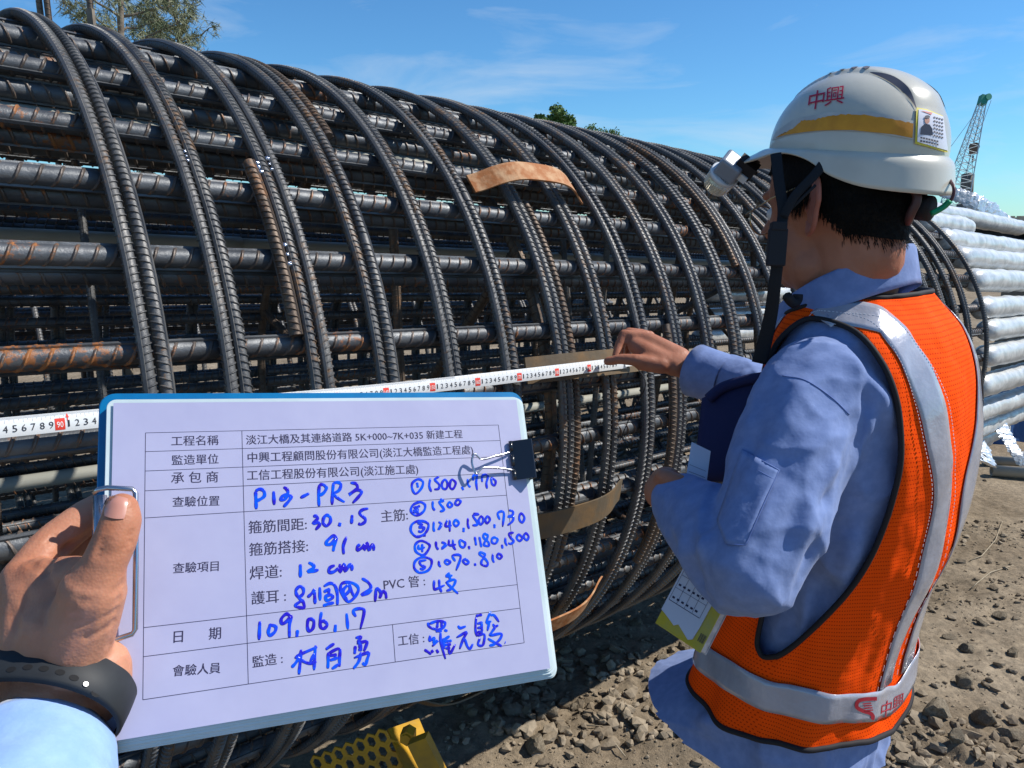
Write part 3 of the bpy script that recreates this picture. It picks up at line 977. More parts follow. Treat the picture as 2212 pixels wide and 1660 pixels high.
def leafy(base, H, cr_, seed, lab, n=5200, leaf=.10, flat=.75, bare=False):
    rg_ = random.Random(seed); root = empty('broadleaf_tree', base, lab, 'tree', 'trees behind the cage')
    tr = MB(); c0 = base + Vector((0, 0, H - cr_ * flat)); limb(tr, base, c0, .16, .08, rg_, 6)
    cl = []
    for i in range(26):
        d = Vector((rg_.gauss(0, 1), rg_.gauss(0, 1), rg_.gauss(.25, .8))).normalized()
        e = c0 + Vector((d.x * cr_, d.y * cr_, d.z * cr_ * flat)) * rg_.uniform(.55, 1); limb(tr, c0 - Vector((0, 0, cr_ * .4)), e, .05, .012, rg_, 4); cl.append((e, rg_.uniform(.22, .4) * cr_))
    V = []; F = []
    for i in range(n):
        e, r_ = cl[rg_.randrange(len(cl))]
        d = Vector((rg_.gauss(0, 1), rg_.gauss(0, 1), rg_.gauss(0, .7))).normalized() * r_ * rg_.random() ** .4
        c = e + d; a = Vector((rg_.gauss(0, 1), rg_.gauss(0, 1), rg_.gauss(0, .6))).normalized(); b = a.cross(Vector((rg_.gauss(0, 1), rg_.gauss(0, 1), rg_.gauss(0, 1)))).normalized()
        s = leaf * rg_.uniform(.6, 1.3); m_ = len(V); V += [c - a * s, c + b * s * .5, c + a * s, c - b * s * .5]; F.append((m_, m_ + 1, m_ + 2, m_ + 3))
    tr.build('trunk', M_BARK, root, True); wobj('crown', V, F, M_LEAF, root)


def base_at(u, z):
    p = P(u, 468, z); p.z = -.3; return p


casuarina(base_at(300, 27), 13.2, 5, 'wispy grey-green needle tree rising behind the cage at the upper left')
casuarina(base_at(395, 31), 11.3, 6, 'smaller wispy needle tree just right of the tall one at the upper left')
p = base_at(1198, 40); leafy(p, P(1198, 243, 40).z + .3, 1.25, 3, 'round bright green tree crown peeking over the middle of the cage', flat=.7)
p = base_at(1278, 44); leafy(p, P(1278, 277, 44).z + .3, .75, 4, 'sparse shrub crown just right of the round green tree', n=700, leaf=.07, flat=.6)
p = base_at(1316, 46); leafy(p, P(1316, 284, 46).z + .3, .6, 9, 'thinnest twiggy crown at the right of the three over the cage', n=260, leaf=.07, flat=.6)

# upright bars and a stake behind the cage at the top left
for k, (u, lab) in enumerate(((79, 'upright ribbed bar behind the cage, leftmost at the top edge'), (96, 'upright ribbed bar behind the cage, second from the left at the top edge'), (189, 'upright ribbed bar behind the cage beside the small stake'))):
    o = link('upright_bar', straight_mesh('upright_bar', 3.2, .0155, .03, .003, .006, .004), None, [M_RUST, M_RUST])
    o.location = P(u, -40, 4.4); props(o, lab, 'steel bar', 'upright bars behind the cage')
o = MB(); a = P(195, 20, 4.3); o.box(a - Vector((0, 0, 1.2)), (.016, .016, 1.2)); o = o.build('wooden_stake', M_TIMB); props(o, 'short square wooden stake tip behind the cage at the top left', 'stake')

# ---------------------------------------------------------------- yellow perforated step bracket on the ground
M_YEL = mat('scuffed_yellow_paint', (.50, .27, .012), .45, 0, .4, color2=(.24, .14, .03), noise_scale=7, bump=.001, bump_scale=50, ramp=(.50, .72), coat=.2)
YO = P(850, 1620, 1.72)
ye = empty('perforated_bracket', YO, 'yellow steel bracket with hexagonal holes under the cage', 'bracket')
# plane spanned roughly facing the camera and up
ux = (P(800, 1600, 1.72) - P(700, 1640, 1.74)).normalized()
uz = (P(720, 1600, 1.70) - P(790, 1700, 1.70)).normalized(); uz = (uz - ux * uz.dot(ux)).normalized(); un = ux.cross(uz)
if un.y > 0: un = -un
c0_ = P(700, 1640, 1.74)
V = []; F = []
mb = MB(); s6 = .0098; pitch_ = .0285; th = .004
cols, rws = 6, 9


def hexpt(c, k, r): return c + ux * (math.cos(R(60 * k + 30)) * r) + uz * (math.sin(R(60 * k + 30)) * r * 1.25)


for i in range(-1, cols):
    for j in range(rws):
        c = c0_ + ux * (.008 + i * pitch_ + (pitch_ / 2 if j % 2 else 0)) - uz * (.004 + j * pitch_ * 1.05)
        for w in (0, 1):
            o_ = un * (th * w)
        b = len(mb.V)
        ro_ = pitch_ / math.sqrt(3) * 1.0
        for k in range(6): mb.V += [hexpt(c, k, s6 * 1.05), hexpt(c, k, s6 * 1.05) - un * th, hexpt(c, k, ro_), hexpt(c, k, ro_) - un * th]
        for k in range(6):
            a, d_ = b + 4 * k, b + 4 * ((k + 1) % 6)
            mb.F += [(a, d_, d_ + 1, a + 1), (a, a + 2, d_ + 2, d_), (a + 1, d_ + 1, d_ + 3, a + 3), (a + 2, a + 3, d_ + 3, d_ + 2)]; mb.M += [0] * 4
mb.build('perforated_panel', M_YEL, ye)
mb = MB()
q0, q1, q2, q3 = P(905, 1552, 1.80), P(975, 1720, 1.66), P(905, 1730, 1.60), P(838, 1575, 1.74)
for A_, B_, C_, D_ in ((q0, q1, q2, q3),):
    nn = (B_ - A_).cross(D_ - A_).normalized() * .006
    mb.add([A_, B_, C_, D_, A_ + nn, B_ + nn, C_ + nn, D_ + nn], [(3, 2, 1, 0), (4, 5, 6, 7), (0, 1, 5, 4), (1, 2, 6, 5), (2, 3, 7, 6), (3, 0, 4, 7)])
mb.build('side_plate', M_YEL, ye)
mb = MB(); a = P(885, 1580, 1.70); mb.tube([a, a + un * .02 + Vector((0, -.01, 0))], .017, 6); mb.tube([a + un * .02, a + un * .034], .010, 10)
mb.build('bolt', M_YEL, ye)
mb = MB(); a = P(925, 1640, 1.64); mb.box(a, (.022, .014, .05), (ux, un, uz)); mb.build('lug', M_YEL, ye)
# ================================================================ CLIPBOARD WITH THE INSPECTION SHEET
BX = Vector((.913010, .396681, -.087360)).normalized()
BYU = Vector((-.119967, .468832, .875102)); BYU = (BYU - BX * BYU.dot(BX)).normalized()
BN = BX.cross(BYU)               # towards the photographer
if BN.y > 0: BN = -BN
BO = Vector((-.24583, .49680, CAMZ - .14146))
BOARD_M = Matrix(((BX.x, BYU.x, BN.x, BO.x), (BX.y, BYU.y, BN.y, BO.y), (BX.z, BYU.z, BN.z, BO.z), (0, 0, 0, 1)))
_eye = Vector((0, 0, CAMZ))


def bl(u, v, z=0.0):
    """board-local point (x right, y up, z out of the sheet) that lies under photo pixel (u, v)"""
    dr = (P(u, v, 1.0) - _eye)
    o = BO + BN * z
    k = (o - _eye).dot(BN) / dr.dot(BN)
    p = _eye + dr * k - BO
    return Vector((p.dot(BX), p.dot(BYU), z))


def bc(x, y): return (187.1 + x * .4653, 823.4 + y * .4653)


M_BLUE = mat('blue_board_plastic', (.0, .13, .32), .32, 0, .5, noise_scale=30, color2=(.0, .17, .38), coat=.2)
M_FILM = mat('milky_pocket_film', (.50, .60, .60), .22, 0, .6, color2=(.62, .70, .72), noise_scale=12, coat=.3)
M_PAPER = mat('sheet_under_film', (.37, .37, .54), .42, 0, .45, color2=(.41, .41, .575), noise_scale=13, bump=.0012, bump_scale=9, coat=.25, ramp=(.35, .65))
M_INK = mat('black_print', (.025, .02, .06), .6)
M_MARK = mat('blue_marker_ink', (.02, .004, .46), .25, color2=(.0, .09, .92), noise_scale=75, ramp=(.42, .60), coat=.3)
M_CHROME = mat('chromed_wire', (.50, .50, .52), .22, 1.0)
M_CLIPBLK = mat('black_lacquered_steel', (.008, .011, .018), .28, 0, .6, coat=.4)

clip = empty('clipboard', label='blue clipboard holding a filled-in inspection form under clear film, in the hand', cat='clipboard', mat=BOARD_M)


def rrect(x0, y0, x1, y1, r, n=6):
    out = []
    for cx, cy, a0 in ((x1 - r, y1 - r, 0), (x0 + r, y1 - r, 90), (x0 + r, y0 + r, 180), (x1 - r, y0 + r, 270)):
        for i in range(n + 1):
            a = R(a0 + 90 * i / n); out.append((cx + r * math.cos(a), cy + r * math.sin(a)))
    return out


def slab(name, outline, z0, z1, m, parent, bev=.0006):
    n = len(outline)
    cx = sum(p[0] for p in outline) / n; cy = sum(p[1] for p in outline) / n
    def ring(k, z):
        return [Vector((cx + (x - cx) * k, cy + (y - cy) * k, z)) for x, y in outline]
    k = 1 - bev / .15
    V = ring(k, z0) + ring(1, z0 + bev) + ring(1, z1 - bev) + ring(k, z1)
    F = [tuple(range(n - 1, -1, -1)), tuple(3 * n + i for i in range(n))]
    for a in range(3):
        for i in range(n):
            j = (i + 1) % n; F.append((a * n + i, a * n + j, (a + 1) * n + j, (a + 1) * n + i))
    return link(name, mesh(name, V, F), parent, m)


zb = -.0105
q = [bl(203, 853, zb), bl(1128, 845, zb), bl(1208, 1458, zb), bl(214, 1642, zb)]
slab('board', rrect((q[0].x + q[3].x) / 2 - .001, (q[2].y + q[3].y) / 2, (q[1].x + q[2].x) / 2 - .001, (q[0].y + q[1].y) / 2, .010), zb - .003, zb, M_BLUE, clip)
rg = random.Random(2)
zz = zb + .0002
for i in range(6):
    f_ = i / 5
    z1 = zz + .00125
    x0, y1 = bl(233 + rg.uniform(-3, 2), 866, z1).x, bl(600, 862 + rg.uniform(-1, 3), z1).y
    x1 = bl(1134 - 6 * f_ + rg.uniform(-2, 2), 900, z1).x
    y0 = bl(1203, 1457 - 12 * f_ + rg.uniform(-1, 1), z1).y
    slab('film_pocket', rrect(x0, y0 - .0005 * (5 - i), x1, y1, .006), zz, z1, M_FILM, clip, .0003)
    zz = z1 + .0002
# the sheet itself, very slightly bowed
ZS = 0.0
xa, xb = bl(245, 873).x, bl(1120, 900).x
ya, yb = bl(1160, 1449).y, bl(600, 868).y
NX, NY = 48, 34
V = []; F = []
for j in range(NY + 1):
    for i in range(NX + 1):
        x = xa + (xb - xa) * i / NX; y = ya + (yb - ya) * j / NY
        V.append((x, y, -.00012 + .00004 * noise.noise(Vector((x * 16, y * 16, 0)))))
for j in range(NY):
    for i in range(NX):
        b = j * (NX + 1) + i; F.append((b, b + 1, b + NX + 2, b + NX + 1))
sheet = link('form_sheet', mesh('form_sheet', V, F), clip, M_PAPER, True)
ZP = -.00004


def seg_quad(mb, p, q_, w, z):
    d = (q_ - p); d.z = 0; d.normalize(); n = Vector((-d.y, d.x, 0)) * w / 2
    b = [Vector((p.x, p.y, z)) - n, Vector((q_.x, q_.y, z)) - n, Vector((q_.x, q_.y, z)) + n, Vector((p.x, p.y, z)) + n]
    mb.add(b, [(0, 1, 2, 3)])


# ruled table
mb = MB()
xl, xr = bl(*bc(268, 800)).x, bl(*bc(1912, 206)).x
rows = [bl(*bc(272, 241)).y, bl(*bc(271, 328)).y, bl(*bc(271, 418)).y, bl(*bc(271, 510)).y, bl(*bc(270, 636)).y,
        bl(*bc(266, 1145)).y, bl(*bc(264, 1280)).y, bl(*bc(261, 1480)).y]
for k, y in enumerate(rows):
    seg_quad(mb, Vector((xl, y, 0)), Vector((xr, y, 0)), .00034, ZP + .00001 * k)
xc = (bl(*bc(722, 235)).x + bl(*bc(750, 1407)).x) / 2
x3 = bl(*bc(1427, 1220)).x
for k, (x, a, b_) in enumerate(((xl, rows[0], rows[-1]), (xr, rows[0], rows[-1]), (xc, rows[0], rows[-1]), (x3, rows[6], rows[7]))):
    seg_quad(mb, Vector((x, a, 0)), Vector((x, b_, 0)), .00034, ZP + .00005 + .000006 * k)
mb.build('table_rules', M_INK, sheet, world=False)


def put_text(mb, s, a, b_, z=ZP + .00003, bold=.00009, lift=0):
    """text with its baseline from local point a to local point b"""
    V, F = text_geo(s)
    if not V: return
    x0 = min(v[0] for v in V); x1 = max(v[0] for v in V)
    k = (b_ - a).length / (x1 - x0)
    ex = (b_ - a).normalized(); ey = Vector((-ex.y, ex.x, 0))
    mb.add([Vector((a.x, a.y, z)) + ex * ((v[0] - x0) * k) + ey * ((v[1] + lift) * k) for v in V], F)
    for kk in ((1, 2) if bold else ()):
        mb.add([Vector((a.x + bold / 2 * kk, a.y, z + .000004 * kk)) + ex * ((v[0] - x0) * k) + ey * ((v[1] + lift) * k) for v in V], F)


PRINTED = [('工程名稱', 393, 298, 612, 293), ('監造單位', 395, 387, 612, 380), ('承 包 商', 392, 472, 610, 466), ('查驗位置', 398, 581, 616, 575),
           ('查驗項目', 400, 890, 612, 878), ('日      期', 403, 1212, 623, 1192), ('會驗人員', 398, 1368, 620, 1352),
           ('淡江大橋及其連絡道路 5K+000~7K+035 新建工程', 740, 292, 1745, 262), ('中興工程顧問股份有限公司(淡江大橋監造工程處)', 748, 375, 1795, 336),
           ('工信工程股份有限公司(淡江施工處)', 745, 458, 1540, 427), ('箍筋間距:', 752, 704, 1022, 686), ('箍筋搭接:', 755, 808, 1028, 788),
           ('焊道:', 757, 918, 905, 908), ('護耳 :', 765, 1034, 925, 1020), ('主筋:', 1368, 652, 1492, 642), ('PVC 管 :', 1380, 968, 1572, 948),
           ('監造 :', 770, 1328, 910, 1308), ('工信 :', 1447, 1228, 1568, 1212)]
for s, x0, y0, x1, y1 in PRINTED:
    mb = MB(); put_text(mb, s, bl(*bc(x0, y0)), bl(*bc(x1, y1)), lift=.0, bold=.00016)
    mb.build('printed_text', M_INK, sheet, world=False)

# ---- handwriting in blue marker: each entry is a list of pen strokes ('c' = closed loop)
H1 = [[(185,335),(190,450),(195,590)],[(185,335),(240,305),(300,330),(310,400),(250,450),(195,470)],[(440,335),(450,530)],
 [(580,275),(630,310),(640,370),(560,410),(545,455),(600,450),(640,400),(690,410),(660,470),(580,560)],[(820,430),(945,365)],
 [(1090,240),(1080,380),(1085,550)],[(1090,240),(1150,245),(1190,290),(1150,360),(1085,400)],[(1290,215),(1275,380),(1270,530)],
 [(1290,220),(1350,210),(1395,240),(1370,320),(1285,370)],[(1285,370),(1350,430),(1450,490)],
 [(1530,215),(1610,230),(1630,290),(1580,330),(1510,385),(1620,320),(1690,345),(1640,420),(1560,505)],
 [(1000,690),(1050,690),(1060,730),(1000,790),(1070,780),(1095,810),(1035,885)],'c',[(1190,675),(1240,700),(1245,770),(1195,825),(1145,790),(1150,720)],
 [(1385,780),(1370,835)],[(1555,670),(1545,800)],[(1785,580),(1700,600),(1660,650),(1735,720),(1735,770),(1680,805),(1640,790)],
 [(1330,980),(1280,970),(1200,1040),(1190,1090),(1260,1080),(1330,990),(1300,1110),(1285,1190)],[(1475,980),(1430,1110),(1435,1230)],
 [(1670,1090),(1630,1120),(1635,1170),(1700,1130),(1740,1080)],[(1740,1080),(1725,1170),(1770,1070),(1790,1170),(1840,1090),(1860,1130),(1860,1180)],
 [(820,1370),(820,1560)],[(935,1345),(1000,1380),(1010,1420),(930,1475),(1000,1470),(1080,1450)],
 [(1310,1385),(1240,1420),(1225,1480),(1290,1480),(1370,1420)],[(1380,1365),(1385,1480),(1440,1370),(1455,1470),(1520,1380),(1550,1400),(1550,1465)]]
H2 = ['c',[(400,165),(470,200),(450,290),(370,370),(320,310),(320,220)],[(385,210),(400,285)],[(575,155),(560,260),(590,345)],
 [(700,130),(640,170),(700,240),(690,300),(630,310)],'c',[(785,170),(820,230),(800,300),(750,290),(740,220)],'c',[(890,170),(935,220),(900,300),(855,280),(860,200)],
 [(1020,270),(1045,320)],[(1105,160),(1110,240),(1145,280)],[(1185,185),(1180,120),(1235,110),(1225,210),(1240,325)],[(1310,205),(1310,120),(1370,100),(1390,140),(1370,220),(1380,300)],
 'c',[(1455,150),(1500,190),(1490,250),(1450,230),(1440,170)],'c',[(430,490),(500,530),(480,620),(380,680),(300,620),(330,530)],[(330,600),(400,640),(350,560),(400,600),(330,640)],
 [(370,570),(430,540)],[(610,475),(610,560),(640,610)],[(715,445),(760,470),(700,490),(750,560),(770,600),(710,625)],'c',[(850,490),(885,530),(850,565),(820,530)],
 'c',[(960,455),(1005,480),(970,530),(925,510)],'c',[(430,755),(540,790),(540,870),(480,950),(380,980),(300,900),(320,800)],[(470,962),(512,962)],
 [(390,790),(460,800),(420,850),(490,850),(450,910),(400,900)],[(625,765),(620,860),(635,910)],[(690,770),(730,800),(690,880),(740,810)],[(820,730),(790,830),(880,820)],[(850,740),(850,910)],
 'c',[(940,740),(980,790),(940,830),(905,790)],[(1050,850),(1045,915)],[(1110,715),(1105,800),(1125,870)],[(1185,650),(1260,660),(1180,680),(1230,760),(1240,810),(1170,820)],
 'c',[(1300,690),(1330,750),(1290,810),(1260,750)],'c',[(1390,690),(1420,740),(1380,790),(1355,740)],[(1485,800),(1485,860)],[(1560,740),(1530,650),(1590,620),(1620,660),(1600,840)],
 [(1690,605),(1745,620),(1740,670),(1680,695),(1750,700),(1740,760),(1670,820)],'c',[(1870,650),(1910,710),(1880,780),(1840,740),(1840,680)],
 'c',[(460,1040),(560,1090),(550,1160),(480,1240),(380,1200),(355,1120),(390,1060)],[(410,1090),(410,1150),(500,1130)],[(460,1080),(460,1200)],[(655,1045),(660,1120),(690,1165)],
 [(730,1060),(790,1080),(740,1150),(820,1090)],[(840,1020),(845,1100),(940,1090)],[(895,1020),(900,1110),(935,1170)],'c',[(1010,1030),(1070,1070),(1050,1130),(1000,1110),(990,1050)],
 [(1120,1110),(1130,1160)],[(1205,980),(1225,1105)],[(1270,980),(1300,1130)],[(1380,1010),(1390,960),(1340,940),(1330,990),(1400,1060),(1400,1110),(1340,1100),(1350,1050),(1390,1000)],
 'c',[(1490,990),(1530,1020),(1500,1075),(1450,1060),(1450,1010)],[(1590,1090),(1600,1150)],[(1640,990),(1640,1060),(1665,1110)],[(1760,920),(1690,940),(1720,1000),(1760,1040),(1720,1080),(1680,1070)],
 'c',[(1830,950),(1880,1000),(1840,1040),(1800,1000)],'c',[(1930,930),(1970,980),(1940,1030),(1900,980)],
 'c',[(460,1270),(580,1300),(590,1380),(540,1460),(430,1490),(350,1430),(360,1330)],[(520,1310),(430,1330),(440,1380),(500,1410),(470,1440),(425,1430)],[(695,1320),(700,1380),(725,1410)],
 'c',[(810,1310),(860,1340),(820,1370),(780,1340)],[(930,1330),(890,1250),(990,1240),(1000,1300),(940,1460)],'c',[(1070,1300),(1120,1340),(1080,1370),(1040,1330)],[(1205,1355),(1215,1395)],
 [(1330,1280),(1350,1230),(1290,1200),(1275,1230),(1340,1280),(1390,1350),(1370,1395),(1300,1370),(1310,1310),(1350,1280)],[(1460,1220),(1460,1300),(1480,1350)],'c',[(1550,1220),(1590,1260),(1560,1290),(1520,1260)]]
H3 = [[(800,310),(860,250),(860,180),(810,150),(760,200),(765,260),(800,310),(860,370),(870,450),(780,440),(755,410),(850,345)],[(1030,180),(980,250),(920,305)],[(1020,220),(1030,400)],
 [(1095,160),(1100,350)],[(1150,150),(1240,105),(1310,140),(1345,260),(1345,420)],[(1150,230),(1240,180)],[(1225,180),(1225,270)],'c',[(1180,290),(1260,270),(1275,310),(1200,350)],
 [(1140,425),(1210,400),(1300,380)],'c',[(1500,90),(1600,120),(1645,190),(1600,290),(1510,365),(1430,290),(1390,190),(1410,110)],[(1500,120),(1430,200),(1450,270),(1520,200),(1510,120),(1560,250),(1590,280)],
 [(1450,290),(1480,340)],[(1690,35),(1770,80),(1820,150),(1790,200),(1690,270),(1770,250),(1840,195)],[(1880,370),(1900,180),(1960,240),(1940,320)],[(1945,320),(1990,220),(2030,250),(2040,325)],
 [(245,645),(235,910)],'c',[(400,700),(470,720),(460,790),(390,845),(365,800),(385,720)],[(680,570),(620,540),(550,610),(560,680),(620,650),(690,570),(665,700),(665,880)],[(780,765),(770,870)],
 'c',[(960,610),(1010,640),(1000,740),(945,785),(920,720),(930,630)],[(1120,510),(1100,640),(1110,730),(1160,745),(1200,690),(1150,640),(1100,670)],[(1320,690),(1310,800)],[(1475,530),(1495,760)],
 [(1610,580),(1575,520),(1585,480),(1680,465),(1725,510),(1670,760)],[(740,1170),(830,1110),(1060,1010)],[(830,1045),(820,1200),(800,1400)],[(810,1150),(750,1240),(695,1300)],
 [(820,1190),(940,1240),(1050,1220)],[(1035,985),(1020,1200),(1015,1340)],[(1020,1100),(960,1220)],[(1305,960),(1240,1000),(1180,1045)],[(1215,1085),(1215,1200),(1210,1315)],
 [(1215,1100),(1370,1035),(1375,1180),(1375,1290)],[(1240,1130),(1340,1120)],[(1240,1200),(1350,1160)],[(1265,1320),(1370,1250)],[(1600,880),(1680,870),(1640,930),(1690,930)],[(1600,990),(1590,1110)],
 [(1620,960),(1760,930),(1750,1000),(1720,1070)],[(1640,1000),(1700,990)],[(1640,1050),(1700,1040)],[(1670,960),(1680,1070)],[(1580,1165),(1780,1090),(1770,1180),(1740,1260),(1700,1230)],[(1680,1080),(1650,1210),(1570,1320)]]
H4 = [[(630,60),(625,160),(650,190),(780,130)],[(700,50),(705,150),(735,235)],[(850,-46),(800,4),(890,-6)],[(840,-30),(860,70)],[(790,100),(870,60),(930,60),(910,130),(860,190),(800,215)],
 [(800,95),(880,170),(970,255)],[(540,660),(560,720),(640,760)],[(560,680),(680,640),(780,660),(770,720),(700,760),(620,750)],[(680,650),(670,740)],[(730,650),(740,740)],[(650,790),(700,780),(740,790)],
 [(720,790),(725,950),(790,1180)],[(575,840),(565,920),(630,880),(620,950),(680,920),(600,1000)],[(490,1045),(590,1110)],[(590,1050),(615,1090)],[(660,1045),(690,1095)],[(770,770),(820,780)],
 [(850,855),(770,900)],[(760,880),(770,1040)],[(770,930),(880,920)],[(780,980),(870,970)],[(790,1030),(860,1020)],[(830,930),(850,1100),(930,970)],[(965,705),(1000,740),(1080,715)],
 [(945,875),(1090,800),(1040,900),(990,1040)],[(1060,880),(1100,1000),(1140,1030),(1180,960)],[(1220,570),(1310,550)],[(1225,580),(1215,760),(1240,860)],[(1240,680),(1320,660)],[(1240,740),(1320,730)],
 [(1240,800),(1320,790)],[(1300,660),(1310,790)],[(1240,850),(1340,830),(1330,960),(1300,990),(1250,970),(1280,880)],[(1430,505),(1370,660),(1440,640)],[(1430,560),(1480,560),(1550,655)],
 [(1420,620),(1385,780)],[(1460,680),(1490,720),(1540,700)],[(1500,720),(1410,850)],[(1420,850),(1580,820),(1560,900),(1480,970),(1410,990)],[(1390,890),(1500,950),(1590,1000)],[(1630,945),(1642,950)]]
hand_rows = {}
kz = 0
for H_, ox, oy, w in ((H1, 560, 1080, .00118), (H2, 900, 1080, .00100), (H3, 560, 1330, .00112), (H4, 900, 1330, .00102)):
    cl = False
    for st in H_:
        if st == 'c': cl = True; continue
        kz += 1; closed_ = cl; cl = False
        pts = [bl((ox + x / 6.144) * .9357, (oy + y / 6.144) * .9357, ZP + .00005 + .00001 * (kz % 4)) for x, y in st]
        if len(pts) == 2: pts.insert(1, (pts[0] + pts[1]) / 2)
        sm = catmull(pts, 5, closed_)
        n = len(sm)
        rad = []
        for i in range(n):
            e = min(i, n - 1 - i) if not closed_ else 9
            k = (.55, .9, 1.0)[min(e, 2)] * (1 + .10 * math.sin(i * .8 + kz))
            rad.append((.00004, w * k))
        V, F = tube(sm, rad, 8, closed_, True, up=(0, 0, 1))
        ym = sum(p.y for p in pts) / len(pts) + .075 * sum(p.x for p in pts) / len(pts) * 0
        key = (H_ is H1, H_ is H2, H_ is H3, int((-ym + .0) / .0205))
        hand_rows.setdefault(key, MB()).add(V, F)
for mb in hand_rows.values(): mb.build('handwriting', M_MARK, sheet, True, world=False)

# ---- spring clip of the board (chromed wire lever and spine)
lev = MB()
hp = [bl(204, 1066, .012), bl(212, 1058, .014), bl(232, 1054, .015), bl(286, 1057, .015), bl(293, 1066, .015), bl(293.5, 1200, .013), bl(292, 1360, .011), bl(286, 1370, .010), bl(238, 1386, .009), bl(212, 1390, .009)]
lev.tube(hp, .0017, 10)
lev.build('clip_lever', M_CHROME, clip, True, world=False)
sp = MB()
sp.tube([bl(216, 1072, .006), bl(218, 1230, .006), bl(219, 1400, .006)], .0042, 14)
a_, b_ = bl(206, 1078, .001), bl(232, 1390, .001)
sp.box(((a_ + b_) / 2), (.0052, abs(a_.y - b_.y) / 2, .0022))
sp.build('clip_spine', M_CHROME, clip, True, world=False)

# ---- black binder clip gripping the right edge (a thing of its own)
bind = empty('binder_clip', label='black binder clip with wire handle gripping the right edge of the clipboard', cat='binder clip', mat=BOARD_M)


def b5(x, y, z=0): return bl((1060 + x / 11.06) * .9357, (980 + y / 11.06) * .9357, z)


jt, jb = b5(1300, 440, .0015), b5(1400, 1430, .0015)
jx = (jt.x + jb.x) / 2; y1, y0 = jt.y, jb.y
sx = b5(1890, 870, .0095).x
mb = MB()
th = .0006
for s_ in (1, -1):
    zi, zo = (.0018, .0095) if s_ > 0 else (-.0128, -.0185)
    V = [(jx, y0, zi), (jx, y1, zi), (sx, y1, zo), (sx, y0, zo), (jx, y0, zi + th), (jx, y1, zi + th), (sx, y1, zo + th), (sx, y0, zo + th)]
    mb.add(V, [(0, 1, 2, 3), (7, 6, 5, 4), (0, 4, 5, 1), (2, 6, 7, 3), (1, 5, 6, 2), (0, 3, 7, 4)])
mb.box((sx + .0003, (y0 + y1) / 2, -.0045), (.0006, (y1 - y0) / 2, .0142))
mb.build('clip_body', M_CLIPBLK, bind, world=False)
mb = MB()
for a, b_ in (((jt.y), (jt.y * .74 + jb.y * .26)), ((jt.y * .64 + jb.y * .36), (jt.y * .36 + jb.y * .64)), ((jt.y * .25 + jb.y * .75), jb.y)):
    mb.tube([(jx + .0002, a, .0024), (jx + .0002, b_, .0024)], .0016, 10)
mb.build('jaw_roll', M_CLIPBLK, bind, True, world=False)
hp = [b5(1310, 712, .0026), b5(1100, 770, .0042), b5(900, 815, .0055), b5(700, 878, .0065), b5(560, 890, .0068), b5(480, 820, .007), b5(390, 760, .0075), b5(335, 860, .0078),
      b5(325, 980, .008), b5(350, 1090, .0078), b5(430, 1262, .0075), b5(520, 1180, .007), b5(600, 1112, .0068), b5(760, 1105, .006), b5(1100, 1125, .0042), b5(1400, 1178, .0026)]
mb = MB(); mb.tube(catmull(hp, 4), .00095, 8)
mb.build('wire_handle', M_CHROME, bind, True, world=False)

# ================================================================ MEASURING TAPE along the hoops
M_TAPE = mat('white_tape_blade', (.72, .74, .74), .3, 0, .5, coat=.4)
M_TAPEK = mat('tape_black_print', (.03, .03, .035), .5)
M_TAPER = mat('tape_red_print', (.72, .05, .03), .5)
M_TAPEW = mat('tape_white_print', (.85, .85, .82), .5)
tape = empty('measuring_tape', loc=on_cage(4.2, .15, .94), label='white steel measuring tape pulled straight across the hoops behind the clipboard', cat='measuring tape')
TW = .0268
TR = RH + .0135


def tp(t, y, lift=0.0):
    """point on the tape: t along the cage, y across it (-.5 .. .5)"""
    sag = -.35 * math.sin((t - .1) * 2.1) ** 2
    bow = .0022 * (1 - (2 * y) ** 2) + .030 * max(0, min((t - .9) / .3, 1))
    a = 4.3 + sag
    return on_cage(a, t, TR) + (E2 * math.cos(R(a)) - E1 * math.sin(R(a))) * (y * TW) + (E1 * math.cos(R(a)) + E2 * math.sin(R(a))) * (bow + lift)


